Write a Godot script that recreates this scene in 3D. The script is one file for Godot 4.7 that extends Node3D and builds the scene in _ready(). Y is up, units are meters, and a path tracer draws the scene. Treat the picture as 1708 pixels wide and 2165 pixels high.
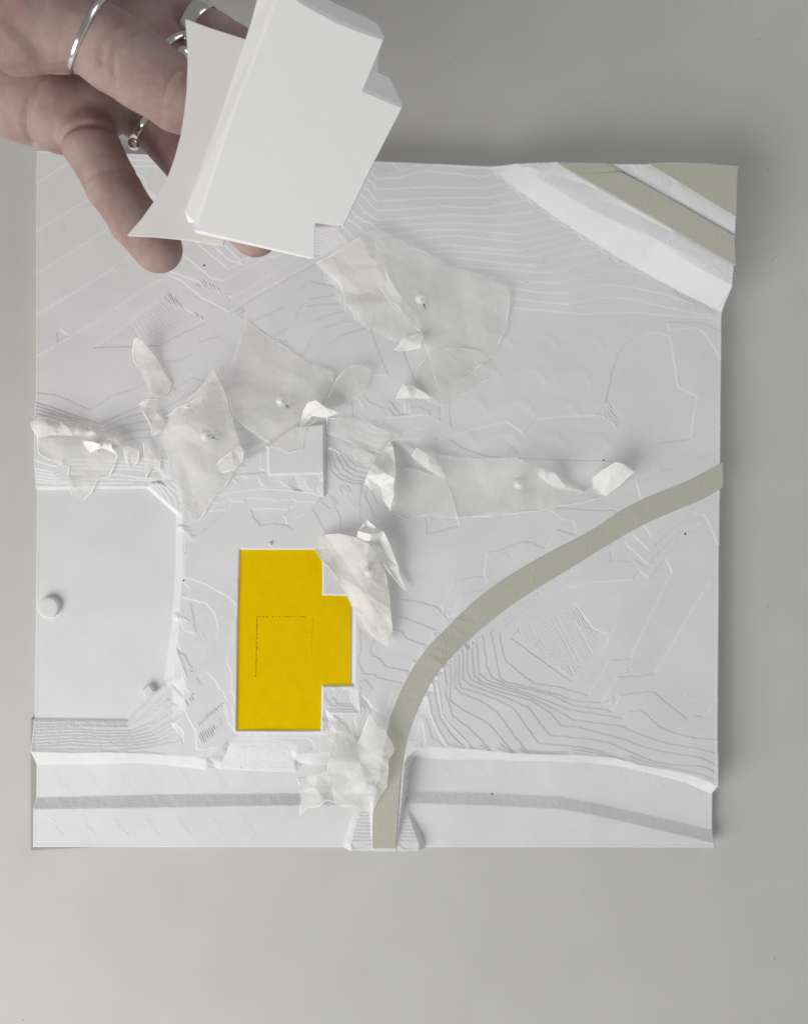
extends Node3D
# An architectural site model on a grey table, seen from straight above, with a hand holding one white building block over it.
# Lengths inside the helpers are millimetres; MM turns them into metres when a mesh is committed.

const MM := 0.001
const EYE := 235.0            # camera height over the table, mm
const HALF := 0.643           # tangent of half the vertical field of view
const LAYER := 0.2            # printed layer height, mm
const N := 900                # terrain grid

var tin_xy := PackedVector2Array()
var tin_h := PackedFloat32Array()
var tin_plain := PackedByteArray()   # 1 where a point bounds a smooth printed face
var tin_seen := {}
var banned := []                     # grid polygons that traced edges stay out of
var contours := []                   # [points, level at start, level at end] of the traced terrace edges
var ground := PackedFloat32Array()   # finished terrain heights, mm
var strands := PackedVector3Array()  # ridges of filament
var relief := PackedByteArray()      # 2048 x 2048 fine print relief
const R := 2048
var rng := RandomNumberGenerator.new()
var M := {}

func _ready():
	rng.seed = 7
	# camera
	var cam := Camera3D.new()
	cam.name = "camera"
	cam.fov = rad_to_deg(atan(HALF)) * 2.0
	cam.near = 0.01
	cam.far = 20.0
	add_child(cam)
	var lens := CameraAttributesPhysical.new()     # a small lens, sharp on the model, a little soft on the raised hand
	lens.frustum_focal_length = 12.0 / HALF
	lens.frustum_focus_distance = 0.226
	lens.exposure_aperture = 24.0
	cam.attributes = lens
	cam.fov = rad_to_deg(atan(HALF)) * 2.0
	cam.near = 0.01
	cam.far = 20.0
	cam.look_at_from_position(Vector3(0, EYE * MM, 0), Vector3.ZERO, Vector3(0, 0, -1))
	# room light: even grey bounce, and the window to the lower left
	var env := Environment.new()
	env.background_mode = Environment.BG_COLOR
	env.background_color = Color(0.80, 0.80, 0.80)
	env.background_energy_multiplier = 0.33
	env.tonemap_mode = Environment.TONE_MAPPER_LINEAR
	env.tonemap_exposure = 1.04
	env.sdfgi_enabled = true
	env.ssao_enabled = true
	env.ssil_enabled = true
	var we := WorldEnvironment.new()
	we.name = "environment"
	we.environment = env
	add_child(we)
	window("window_light", Vector3(-0.45, 0.39, 0.42), Vector2(0.6, 0.45), 0.465, Color(1.0, 0.995, 0.985))
	window("far_window_light", Vector3(0.55, 0.5, -0.45), Vector2(0.6, 0.45), 0.13, Color(0.985, 0.99, 1.0))

	make_materials()
	make_table()
	build_site_model()
	build_papers()
	build_pins()
	build_block()
	build_person()

func window(called: String, where: Vector3, size: Vector2, energy: float, tint: Color) -> void:
	var win := AreaLight3D.new()
	win.name = called
	win.area_size = size
	win.light_color = tint
	win.light_energy = energy
	win.shadow_enabled = true
	win.set("area_range", 6.0)
	add_child(win)
	win.look_at_from_position(where, Vector3.ZERO, Vector3.UP)

# ------------------------------------------------------------------ measuring
# a place in the photograph (in pixels of a 1708 x 2165 copy) at a height over the table, in mm
func at(px: float, py: float, h: float) -> Vector3:
	var s := (EYE - h) * 2.0 * HALF / 2165.0
	return Vector3((px - 854.0) * s, h, (py - 1082.5) * s)

func sheet(q: String, x: float, y: float) -> Vector2:
	match q:
		"A": return Vector2(57.7 + x / 2.0, 323.2 + y / 2.0)
		"B": return Vector2(750.4 + x / 2.0, 323.2 + y / 2.0)
		"C": return Vector2(57.7 + x / 2.0, 1004.4 + y / 2.0)
		"D": return Vector2(750.4 + x / 2.0, 1004.4 + y / 2.0)
	return Vector2(x, y)

func pts(q: String, s: String) -> PackedVector2Array:
	var out := PackedVector2Array()
	for w in s.split(" ", false):
		var p = w.split(",")
		out.append(sheet(q, float(p[0]), float(p[1])))
	return out

func pts3(s: String) -> Array:   # "x,y,h ..." in photograph pixels and mm
	var out := []
	for w in s.split(" ", false):
		var p = w.split(",")
		out.append(Vector3(float(p[0]), float(p[1]), float(p[2])))
	return out

# plan (mm) -> grid share
func share(x: float, z: float) -> Vector2:
	var u := 0.5
	var v := 0.5
	for k in 5:
		var zt := lerpf(-104.2, -95.0, u)
		var zb := lerpf(97.1, 97.3, u)
		v = (z - zt) / (zb - zt)
		var xl := lerpf(-105.5, -107.4, v)
		var xr := lerpf(91.7, 89.9, v)
		u = (x - xl) / (xr - xl)
	return Vector2(u, v)

func plan(u: float, v: float) -> Vector2:
	return Vector2(lerpf(lerpf(-105.5, -107.4, v), lerpf(91.7, 89.9, v), u), lerpf(lerpf(-104.2, -95.0, u), lerpf(97.1, 97.3, u), v))

func height(x: float, z: float) -> float:
	var s := share(x, z)
	if s.x < 0.0 or s.y < 0.0 or s.x > 1.0 or s.y > 1.0:
		return 0.0
	var i := clampi(int(s.x * (N - 1)), 0, N - 2)
	var j := clampi(int(s.y * (N - 1)), 0, N - 2)
	return ground[j * N + i]

func height_near(x: float, z: float) -> float:    # also just beyond the rim
	var s := share(x, z)
	return ground[clampi(int(s.y * (N - 1)), 3, N - 4) * N + clampi(int(s.x * (N - 1)), 3, N - 4)]

func on_ground(px: float, py: float, lift: float) -> Vector3:
	var h := 6.0
	for k in 3:
		var p := at(px, py, h + lift)
		h = height(p.x, p.z)
	return at(px, py, h + lift)

# ------------------------------------------------------------------ terrain input
func put(p: Vector2, level: float, plain := false) -> void:
	var w := at(p.x, p.y, level * LAYER)
	put_cell(share(w.x, w.z) * float(N - 1), level, plain)

func put_cell(s: Vector2, level: float, plain: bool) -> void:
	var key := Vector2i(s * 1.4)
	if tin_seen.has(key):
		return
	tin_seen[key] = true
	tin_xy.append(s + Vector2(rng.randf_range(-0.02, 0.02), rng.randf_range(-0.02, 0.02)))
	tin_h.append(level)
	tin_plain.append(1 if plain else 0)

func ln(q: String, a: float, b: float, s: String, step := 0.23) -> void:   # a traced terrace edge, its level running from a to b
	contours.append([pts(q, s), a, b, step])

func walk(p: PackedVector2Array, a: float, b: float, gap: float) -> Array:   # [place, level, direction] every so many pixels
	var out := []
	var total := 0.0
	for i in p.size() - 1:
		total += p[i].distance_to(p[i + 1])
	var done := 0.0
	for i in p.size() - 1:
		var d := p[i].distance_to(p[i + 1])
		var n := maxi(1, int(d / gap))
		for k in n:
			var t := float(k) / n
			out.append([p[i].lerp(p[i + 1], t), lerpf(a, b, (done + d * t) / maxf(total, 0.01)), (p[i + 1] - p[i]).normalized()])
		done += d
	out.append([p[p.size() - 1], b, (p[p.size() - 1] - p[p.size() - 2]).normalized()])
	return out

func lv(q: String, s: String) -> void:     # points with levels of their own: "x,y,level"
	for w in s.split(" ", false):
		var p = w.split(",")
		put(sheet(q, float(p[0]), float(p[1])), float(p[2]))

func edge(q: String, s: String, plain := true) -> void:   # a line through "x,y,level" that bounds smooth faces
	var w := s.split(" ", false)
	for i in w.size() - 1:
		var a = w[i].split(",")
		var b = w[i + 1].split(",")
		var p := PackedVector2Array([sheet(q, float(a[0]), float(a[1])), sheet(q, float(b[0]), float(b[1]))])
		for k in walk(p, float(a[2]), float(b[2]), 5.0):
			put(k[0], k[1], plain)

func ban(q: String, s: String) -> void:
	var poly := PackedVector2Array()
	for w in s.split(" ", false):
		var p = w.split(",")
		var g := sheet(q, float(p[0]), float(p[1]))
		var k := at(g.x, g.y, float(p[2]) * LAYER)
		poly.append(share(k.x, k.z) * float(N - 1))
	banned.append(poly)

func open_ground(p: Vector2) -> bool:
	for poly in banned:
		if Geometry2D.is_point_in_polygon(p, poly):
			return false
	return true

func grid_poly(q: String, s: String, level := 30.0, size := float(N - 1)) -> PackedVector2Array:
	var out := PackedVector2Array()
	for p in pts(q, s):
		var w := at(p.x, p.y, level * LAYER)
		out.append(share(w.x, w.z) * size)
	return out

# where the top strands of the print lie apart: separate ridges of filament with open gaps between them
func hatch(q: String, turn: float, depth: float, s: String, period := 4.6) -> void:
	var poly := PackedVector2Array()
	var px := pts(q, s)
	for p in px:
		var g := on_ground(p.x, p.y, 0.0)
		poly.append(Vector2(g.x, g.z))
	var dir := Vector2.from_angle(deg_to_rad(turn))
	var side := dir.orthogonal()
	var lo := 1e9
	var hi := -1e9
	for p in poly:
		lo = minf(lo, side.dot(p))
		hi = maxf(hi, side.dot(p))
	var gap := period * 0.137
	var w := gap * 0.36
	var tall := 0.015 + 0.13 * depth * depth
	var x := lo + gap * 0.5
	while x < hi:
		var off := x + rng.randf_range(-0.06, 0.06)
		for cut in Geometry2D.intersect_polyline_with_polygon(PackedVector2Array([side * off - dir * 400.0, side * off + dir * 400.0]), poly):
			var a: Vector2 = cut[0]
			var b: Vector2 = cut[cut.size() - 1]
			var long := a.distance_to(b)
			if long < 0.4 or rng.randf() < 0.06:
				continue
			a += (b - a).normalized() * rng.randf_range(0.0, minf(0.5, long * 0.25))
			b -= (b - a).normalized() * rng.randf_range(0.0, minf(0.5, long * 0.25))
			ridge(a, b, side * w * rng.randf_range(0.85, 1.15), tall * rng.randf_range(0.7, 1.1))
		x += gap

func ridge(a: Vector2, b: Vector2, side: Vector2, tall: float) -> void:
	var sa := share(a.x, a.y)
	var sb := share(b.x, b.y)
	if minf(minf(sa.x, sb.x), minf(sa.y, sb.y)) < 0.012 or maxf(maxf(sa.x, sb.x), maxf(sa.y, sb.y)) > 0.988:
		return
	var n := maxi(2, int(a.distance_to(b) / 0.9))
	for k in n:
		var p := a.lerp(b, float(k) / n)
		var q := a.lerp(b, float(k + 1) / n)
		if absf(height_near(p.x, p.y) - height_near(q.x, q.y)) > 0.35:
			return
	var last := []
	for k in n + 1:
		var p := a.lerp(b, float(k) / n)
		var y := height_near(p.x, p.y)
		var up := tall if k > 0 and k < n else tall * 0.2
		var row := [Vector3(p.x - side.x, y - 0.03, p.y - side.y), Vector3(p.x - side.x * 0.6, y + up, p.y - side.y * 0.6), Vector3(p.x + side.x * 0.6, y + up, p.y + side.y * 0.6), Vector3(p.x + side.x, y - 0.03, p.y + side.y)]
		if k > 0:
			for i in 3:
				quad(strands, last[i], row[i], row[i + 1], last[i + 1])
		last = row

# ------------------------------------------------------------------ materials
func mat(called: String, c: Color, rough := 0.8) -> StandardMaterial3D:
	var m := StandardMaterial3D.new()
	m.resource_name = called
	m.albedo_color = c
	m.roughness = rough
	m.metallic_specular = 0.4
	M[called] = m
	return m

func noise_tex(freq: float, size: int, octaves := 4, kind := FastNoiseLite.TYPE_SIMPLEX_SMOOTH, sd := 1, stretch := Vector2.ONE) -> ImageTexture:
	var n := FastNoiseLite.new()
	n.noise_type = kind
	n.frequency = freq
	n.fractal_octaves = octaves
	n.seed = sd
	var im := n.get_seamless_image(int(size * stretch.x), int(size * stretch.y))
	if stretch != Vector2.ONE:
		im.resize(size, size)
	return ImageTexture.create_from_image(im)

func bump(m: StandardMaterial3D, tex: Texture2D, mm_deep: float, per_mm: float) -> void:
	m.heightmap_enabled = true
	m.heightmap_texture = tex
	m.heightmap_scale = mm_deep * 0.1
	m.uv1_triplanar = true
	m.uv1_world_triplanar = true
	m.uv1_scale = Vector3.ONE * (1000.0 / per_mm)

func tinted(a: Color, b: Color, freq: float, sd: int, octaves := 5) -> ImageTexture:
	var n := FastNoiseLite.new()
	n.frequency = freq
	n.fractal_octaves = octaves
	n.seed = sd
	var im := n.get_seamless_image(512, 512)
	var out := Image.create(512, 512, false, Image.FORMAT_RGB8)
	for y in 512:
		for x in 512:
			out.set_pixel(x, y, a.lerp(b, im.get_pixel(x, y).r))
	return ImageTexture.create_from_image(out)

func make_materials():
	var grain := noise_tex(0.09, 512, 4)
	var soft := noise_tex(0.02, 512, 4, FastNoiseLite.TYPE_SIMPLEX_SMOOTH, 5)
	mat("print", Color(0.905, 0.906, 0.913), 0.55)
	mat("print_side", Color(0.905, 0.905, 0.91), 0.6)
	bump(M.print_side, grain, 0.03, 6.0)
	var t := mat("table", Color.WHITE, 0.62)
	t.albedo_texture = table_texture()
	t.uv1_scale = Vector3.ONE
	t.heightmap_enabled = false
	var ol := mat("olive", Color.WHITE, 0.75)
	ol.albedo_texture = tinted(Color(0.745, 0.742, 0.690), Color(0.775, 0.772, 0.720), 0.05, 3)
	bump(ol, noise_tex(0.05, 512, 3, FastNoiseLite.TYPE_SIMPLEX_SMOOTH, 9, Vector2(1, 0.15)), 0.05, 14.0)
	var y := mat("yellow", Color.WHITE, 0.9)
	y.metallic_specular = 0.15
	y.albedo_texture = yellow_texture()
	y.heightmap_enabled = true
	y.heightmap_texture = noise_tex(0.012, 512, 5, FastNoiseLite.TYPE_SIMPLEX_SMOOTH, 31)
	y.heightmap_scale = 0.006
	var p := mat("tracing", Color(0.962, 0.962, 0.945, 0.52), 0.62)
	p.transparency = BaseMaterial3D.TRANSPARENCY_ALPHA
	p.backlight_enabled = true
	p.backlight = Color(0.30, 0.30, 0.29)
	p.heightmap_enabled = true
	p.heightmap_texture = soft
	p.heightmap_scale = 0.012
	p.uv1_triplanar = true
	p.uv1_world_triplanar = true
	p.uv1_scale = Vector3.ONE * (1000.0 / 22.0)
	var p2 := p.duplicate() as StandardMaterial3D
	p2.resource_name = "tracing_clear"
	p2.albedo_color.a = 0.34
	M["tracing_clear"] = p2
	var p3 := p.duplicate() as StandardMaterial3D
	p3.resource_name = "tracing_warm"
	p3.albedo_color = Color(0.96, 0.948, 0.925, 0.80)
	M["tracing_warm"] = p3
	var p4 := p.duplicate() as StandardMaterial3D
	p4.resource_name = "tracing_double"
	p4.albedo_color = Color(0.985, 0.985, 0.975, 0.86)
	M["tracing_double"] = p4
	var b := mat("foam", Color(0.975, 0.975, 0.972), 0.85)
	bump(b, noise_tex(0.2, 512, 3, FastNoiseLite.TYPE_SIMPLEX_SMOOTH, 8), 0.06, 10.0)
	var c := mat("card", Color(0.90, 0.885, 0.87), 0.8)
	bump(c, grain, 0.03, 12.0)
	var k := mat("skin", Color.WHITE, 0.58)
	k.vertex_color_use_as_albedo = true
	bump(k, noise_tex(0.12, 512, 4, FastNoiseLite.TYPE_CELLULAR, 2), 0.2, 9.0)
	mat("nail", Color(0.70, 0.595, 0.565), 0.32)
	var arm := k.duplicate() as StandardMaterial3D
	arm.resource_name = "arm_skin"
	arm.vertex_color_use_as_albedo = false
	arm.albedo_color = Color(0.43, 0.295, 0.27).linear_to_srgb()
	M["arm_skin"] = arm
	var s := mat("silver", Color(0.93, 0.92, 0.90), 0.18)
	s.metallic = 1.0
	var st := mat("steel", Color(0.35, 0.35, 0.35), 0.35)
	st.metallic = 0.9
	var g := mat("bead", Color(0.97, 0.97, 0.965, 0.66), 0.28)
	g.transparency = BaseMaterial3D.TRANSPARENCY_ALPHA
	g.backlight_enabled = true
	g.backlight = Color(0.5, 0.5, 0.5)
	g.clearcoat_enabled = true
	g.clearcoat = 0.8
	g.clearcoat_roughness = 0.1
	mat("fibres", Color(0.975, 0.975, 0.97), 0.9)
	mat("hole", Color(0.10, 0.09, 0.08), 0.9)
	mat("board", Color(0.66, 0.655, 0.64), 0.8)

func table_texture() -> ImageTexture:
	var a := Color(0.790, 0.788, 0.775)
	var im := Image.create(1024, 1024, false, Image.FORMAT_RGB8)
	var n := FastNoiseLite.new()
	n.frequency = 0.012
	n.fractal_octaves = 5
	n.seed = 77
	var f := n.get_image(1024, 1024, false, false, false)
	n.frequency = 0.4
	var g := n.get_image(1024, 1024, false, false, false)
	for y in 1024:
		for x in 1024:
			var d := (f.get_pixel(x, y).r - 0.5) * 0.028 + (g.get_pixel(x, y).r - 0.5) * 0.03
			im.set_pixel(x, y, Color(a.r + d, a.g + d, a.b + d))
	var r := RandomNumberGenerator.new()
	r.seed = 5
	for k in 14:     # specks of dirt
		im.set_pixel(r.randi_range(170, 850), r.randi_range(80, 950), Color(0.58, 0.565, 0.545))
	for k in 3:      # hairline scuffs
		var x := r.randf_range(200, 850)
		var y := r.randf_range(100, 920)
		var dx := r.randf_range(-1, 1)
		for i in 12:
			im.set_pixel(int(x), int(y), Color(0.70, 0.695, 0.68))
			x += dx
			y += 0.35
	return ImageTexture.create_from_image(im)

func yellow_texture() -> ImageTexture:   # paper with pencilled cut marks of a square
	var im := Image.create(512, 800, false, Image.FORMAT_RGB8)
	var n := FastNoiseLite.new()
	n.frequency = 0.014
	n.fractal_octaves = 6
	n.seed = 12
	for y in 800:
		for x in 512:
			var d := n.get_noise_2d(x, y)
			im.set_pixel(x, y, Color(0.94 + 0.012 * d, 0.79 + 0.018 * d, 0.0))
	var ink := Color(0.50, 0.38, 0.02)
	for y in range(296, 565):
		if n.get_noise_2d(0, y * 7.0) > -0.12:
			for w in 3:
				im.set_pixel(92 - int((y - 296) * 0.02) + w, y, ink)
	for x in range(92, 320):
		if n.get_noise_2d(x * 7.0, 900.0) > 0.05:
			for w in 3:
				im.set_pixel(x, 296 + w, ink)
	for y in range(305, 470):
		if n.get_noise_2d(700.0, y * 9.0) > 0.0:
			for w in 2:
				im.set_pixel(337 - int((y - 296) * 0.03) + w, y, Color(0.62, 0.48, 0.02))
	for k in 9:
		im.set_pixel(196 + k / 3, 566 - k / 2, ink)
	return ImageTexture.create_from_image(im)

# ------------------------------------------------------------------ things and meshes
func tag(o: Node3D, label: String, category := "", group := "", kind := "") -> Node3D:
	if label: o.set_meta("label", label)
	if category: o.set_meta("category", category)
	if group: o.set_meta("group", group)
	if kind: o.set_meta("kind", kind)
	return o

func numbered(called: String) -> String:
	if not has_node(called):
		return called
	var k := 1
	while has_node("%s_%03d" % [called, k]):
		k += 1
	return "%s_%03d" % [called, k]

func thing(called: String, label: String, category: String, where: Vector3, group := "") -> Node3D:
	var o := Node3D.new()
	o.name = numbered(called)
	o.position = where * MM
	add_child(o)
	return tag(o, label, category, group)

func obj(called: String, mesh: Mesh, m: Material, parent: Node) -> MeshInstance3D:
	var o := MeshInstance3D.new()
	o.name = called if parent != self else numbered(called)
	o.mesh = mesh
	o.material_override = m
	parent.add_child(o, true)
	return o

# triangles (mm, clockwise as seen from outside or not: both sides show) -> mesh round a base point
func solid(tri: PackedVector3Array, base: Vector3, smooth := false) -> ArrayMesh:
	var st := SurfaceTool.new()
	st.begin(Mesh.PRIMITIVE_TRIANGLES)
	st.set_smooth_group(0 if smooth else -1)
	for v in tri:
		var w := (v - base) * MM
		st.set_uv(Vector2(v.x, v.z) * 0.01)
		st.add_vertex(w)
	st.generate_normals()
	return st.commit()

func quad(t: PackedVector3Array, a: Vector3, b: Vector3, c: Vector3, d: Vector3) -> void:
	t.append_array(PackedVector3Array([a, b, c, a, c, d]))

# two rings of the same points joined by a wall, the upper and lower one closed
func prism(top: PackedVector3Array, low: PackedVector3Array, closed_below := true) -> PackedVector3Array:
	var t := PackedVector3Array()
	var flat := PackedVector2Array()
	for p in top:
		flat.append(Vector2(p.x, p.z))
	var turned := Geometry2D.is_polygon_clockwise(flat)
	var idx := Geometry2D.triangulate_polygon(flat)
	for k in range(0, idx.size(), 3):
		var a := top[idx[k]]
		var b := top[idx[k + 1]]
		var c := top[idx[k + 2]]
		if (b - a).cross(c - a).y > 0.0:      # front faces run clockwise seen from above
			t.append_array(PackedVector3Array([a, c, b]))
		else:
			t.append_array(PackedVector3Array([a, b, c]))
		if closed_below:
			a = low[idx[k]]
			b = low[idx[k + 1]]
			c = low[idx[k + 2]]
			if (b - a).cross(c - a).y > 0.0:
				t.append_array(PackedVector3Array([a, b, c]))
			else:
				t.append_array(PackedVector3Array([a, c, b]))
	wall(t, top, low, turned)
	return t

func wall(t: PackedVector3Array, top: PackedVector3Array, low: PackedVector3Array, turned: bool) -> void:
	for k in top.size():
		var n := (k + 1) % top.size()
		if turned:
			quad(t, top[k], low[k], low[n], top[n])
		else:
			quad(t, top[k], top[n], low[n], low[k])

func make_table():
	var m := PlaneMesh.new()
	var st := BoxMesh.new()
	st.size = Vector3(1.6, 0.03, 1.6)
	m.size = Vector2(1.6, 1.6)
	var a := m.get_mesh_arrays()
	var uv: PackedVector2Array = a[Mesh.ARRAY_TEX_UV]
	for k in uv.size():
		uv[k] = (uv[k] - Vector2(0.5, 0.5)) * 1.6 / 0.35 + Vector2(0.5, 0.5)
	a[Mesh.ARRAY_TEX_UV] = uv
	var am := ArrayMesh.new()
	am.add_surface_from_arrays(Mesh.PRIMITIVE_TRIANGLES, a)
	var root := obj("tabletop", am, M.table, self)
	tag(root, "matt grey tabletop under the white site model", "", "", "structure")
	var slab := obj("table_slab", st, M.board, root)
	slab.position.y = -0.017

# ------------------------------------------------------------------ the site model
func terrain_lines():
	ban("B", "535,36,46 680,158,45 800,248,42 860,291,41 1000,381,37.5 1110,451,35.5 1250,531,33.6 1400,611,32 1575,691,31 1620,560,68 1440,476,67 1260,366,65 1000,236,63 800,124,61 690,36,60")
	ban("P", "503,1157,35 684,1157,35 686,1254,35 752,1256,35 756,1452,35 685,1452,35 683,1548,35 496,1548,35")
	ban("D", "50,1590,35 66,1400,36 104,1250,38 143,1100,39 184,950,37 234,845,35.7 294,754,34.7 394,634,33 515,514,32 616,434,31.5 797,324,31 998,214,30.6 1188,109,30.5 1400,34,30.7 1570,-10,31 1570,58,31 1402,106,30.7 1222,186,30.5 1063,281,30.6 904,376,31 764,466,31.5 645,551,32 505,656,33 406,766,34.7 316,885,35.7 268,994,37 228,1124,39 198,1250,38 190,1400,36 180,1590,35")
	# its rim, a little outside the edges
	edge("P", "60,300,31 60,420,30 60,560,28.6 60,750,26 60,846,26 60,889,31 60,960,31 60,1030,24 60,1033,20 60,1518,20 60,1522,22 60,1588,33 60,1616,13 60,1686,13 60,1711,22 60,1805,22", false)
	edge("P", "60,300,31 275,290,36 600,305,42 800,318,47 1022,328,47 1090,328,60 1175,328,71 1280,328,73 1370,328,77 1575,335,80", false)
	edge("P", "1575,335,80 1572,456,78 1570,500,73 1570,560,72 1562,604,68 1550,664,31 1545,705,30.4 1545,760,31 1540,980,30.5 1540,1036,31 1535,1075,30 1535,1150,29.2 1530,1300,30 1530,1562,31 1530,1592,33 1528,1615,35 1528,1660,36 1528,1678,13 1528,1755,13 1528,1786,22 1528,1805,22", false)
	edge("P", "60,1805,22 726,1805,22 740,1806,34 784,1806,34 790,1806,35 836,1806,35 842,1806,34 886,1806,34 899,1805,22 1528,1805,22", false)

	# quay with the canal: floor, bank up to the terraces, far slope and the strip along the near edge
	edge("C", "30,1172,33 200,1178,33 350,1174,33 500,1182,33 700,1192,32 755,1205,30")
	edge("C", "30,1224,13 250,1221,13 480,1217,13 600,1226,13 755,1245,13")
	edge("C", "30,1260,13 300,1255,13 760,1285,13 1140,1290,13 1500,1290,13")
	edge("C", "30,1364,13 600,1350,13 1160,1346,13 1450,1345,13", false)
	edge("C", "30,1413,22 600,1405,22 1000,1398,22 1388,1394,22")
	edge("C", "30,1480,22 600,1470,22 1340,1470,22")
	edge("C", "30,1560,22 700,1560,22 1320,1560,22")
	edge("D", "255,1194,13 400,1203,13 560,1201,13 800,1209,13 1000,1216,13 1120,1231,13 1250,1261,13 1400,1301,13 1503,1347,13")
	edge("D", "265,1160,41 310,1152,41 500,1161,41 660,1178,40 800,1183,39 960,1187,38 1100,1197,37.4 1200,1228,37 1300,1244,36.6 1420,1270,36 1500,1300,36 1524,1318,36")
	edge("D", "220,1280,13 500,1280,13 860,1290,13 1150,1330,13 1515,1420,13")
	edge("D", "208,1338,13 500,1342,13 860,1359,13 1000,1384,13 1250,1440,13 1512,1502,13", false)
	edge("D", "208,1386,22 500,1394,22 870,1413,22 1000,1435,22 1250,1492,22 1512,1556,22")
	edge("D", "320,1490,22 800,1500,22 1200,1530,22 1500,1572,22")
	# causeway of the road over the canal, and the flared steps at its foot
	edge("D", "262,1160,41 222,1190,40 212,1215,39 200,1385,36 176,1560,35")
	edge("D", "278,1206,13 244,1216,13 230,1240,13 216,1376,13")
	edge("C", "1454,1560,33.5 1448,1404,23 1452,1300,13 1468,1215,13", false)
	edge("D", "183,1560,33.5 206,1402,23", false)
	edge("D", "272,1560,33.5 214,1400,23", false)
	edge("D", "296,1560,22 222,1390,22")
	edge("C", "1366,1560,33.5 1412,1402,23", false)
	edge("C", "1338,1560,22 1386,1398,22")
	edge("D", "82,1560,35 78,1400,36 106,1250,38 150,1100,39 190,950,37 240,850,35.7 300,760,34.7 400,640,33 520,520,32 620,440,31.5 800,330,31 1000,220,30.6 1190,115,30.5 1400,40,30.7 1560,0,31")
	edge("D", "172,1560,35 185,1400,36 192,1250,38 222,1120,39 262,990,37 310,880,35.7 400,760,34.7 500,650,33 640,545,32 760,460,31.5 900,370,31 1060,275,30.6 1220,180,30.5 1400,100,30.7 1560,50,31")
	edge("D", "124,1480,35.5 132,1400,36 148,1250,38 186,1110,39 226,970,37 275,865,35.7 350,760,34.7 450,645,33 580,532,32 690,450,31.5 850,350,31")

	# terraces climbing from the plateau to the crest over the canal
	ln("D", 28.5, 28.5, "610,668 622,740 638,787 690,830 755,880 860,896 985,932 1030,860 1075,785 1160,778 1240,610 1318,450 1341,415 1310,352 1240,438 1200,405 1170,443 990,455 860,490 760,540 680,600 610,668")
	ln("D", 27.5, 27.5, "930,545 1000,640 1040,668 1080,668 1060,720 990,800 915,875 740,750 660,690 690,650 800,605 930,545")
	lv("D", "850,650,27 900,750,27 950,650,27 800,700,27 850,540,28 1000,540,28 1150,560,28 1100,680,28 700,750,28 850,850,28 1000,830,28 1200,480,28 1270,420,28")
	ln("D", 29.5, 29.5, "577,678 595,760 612,860 640,876 755,905 850,925 925,955 1040,962 1075,905 1110,855 1210,850 1268,838 1340,720 1440,540 1510,440")
	ln("D", 30.5, 30.5, "540,680 548,740 560,820 580,855 640,885 740,905 840,935 920,975 1060,992 1085,1000 1125,930 1190,922 1260,915 1330,975 1395,1025")
	ln("D", 31.5, 31.5, "515,700 520,780 525,840 560,868 620,890 720,920 800,950 900,990 1000,1008 1130,1028 1155,1000 1210,993 1280,1060 1345,1090 1440,1112 1520,1118")
	ln("D", 32.5, 32.5, "495,715 498,800 505,850 545,880 630,905 720,930 800,968 880,1010 920,1035 1000,1045 1120,1062 1200,1095 1300,1130 1380,1145 1440,1155 1520,1175")
	ln("D", 33.5, 33.5, "475,735 475,840 490,865 560,898 640,925 740,950 830,1010 870,1060 940,1065 1010,1085 1070,1100 1130,1115 1220,1150 1300,1170 1400,1185 1460,1195 1520,1225")
	ln("D", 34.5, 34.5, "458,752 457,860 480,885 560,915 650,945 735,985 790,1060 825,1100 920,1110 1000,1117 1070,1130 1150,1165 1250,1208 1330,1225 1470,1232 1520,1255")
	ln("D", 35.5, 35.5, "440,770 440,880 452,902 520,920 600,950 670,985 730,1070 775,1135 870,1142 960,1152 1020,1164 1080,1185 1140,1200")
	ln("D", 36.5, 36.5, "423,787 422,895 445,920 530,955 600,1000 660,1085 725,1165 800,1170 900,1172")
	ln("D", 37.5, 37.5, "405,802 404,900 400,950 450,990 510,1020 570,1055 665,1168")
	ln("D", 38.5, 38.5, "376,815 388,880 385,930 415,1020 470,1060 515,1100 572,1162")
	ln("D", 39.3, 39.3, "350,850 362,930 373,1010 410,1060 470,1120 500,1152")
	ln("D", 39.6, 39.6, "330,880 345,960 360,1030 400,1090 440,1130 465,1152")
	ln("D", 40.5, 40.5, "300,925 315,1010 345,1080 385,1148")
	ln("D", 40.5, 40.5, "285,1040 297,1130 290,1150")
	lv("D", "1300,900,30 1400,880,30 1450,1000,30.3 1480,800,30 1400,700,30 1500,600,30 1480,900,30 1330,1030,31 1400,1060,31 1500,1080,31 1340,900,30 1180,890,30 1140,960,31 1180,960,31 1000,970,30 1080,960,30")
	ln("D", 30.5, 30.5, "480,718 600,595 800,448 1000,313 1185,207 1215,207 1255,262 1330,205 1400,172 1545,108")
	ln("D", 29.5, 29.5, "590,640 640,603 850,440 1040,330 1110,260 1170,250 1245,320 1330,240 1430,167 1475,168 1500,212 1530,290")
	ln("D", 28.6, 28.6, "1080,320 1140,287 1240,378 1290,320 1380,230 1440,205")
	lv("D", "1500,170,30 1520,230,30 1420,300,29 1450,420,29 1350,320,29 1520,350,29.2 1380,520,29 1300,640,29 1250,760,29 1200,800,29 1400,180,29.8")

	# recessed square on the left and its rims
	edge("C", "46,62,20 280,55,20 506,55,20 632,168,20 628,400,20 612,640,20 580,870,20 424,1030,20 46,1026,20")
	edge("C", "38,56,24 280,49,25 514,49,26 644,160,31 658,166,33 656,400,33 640,640,33 616,868,31 590,884,26 430,1042,22.4 38,1038,22.4")
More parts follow.
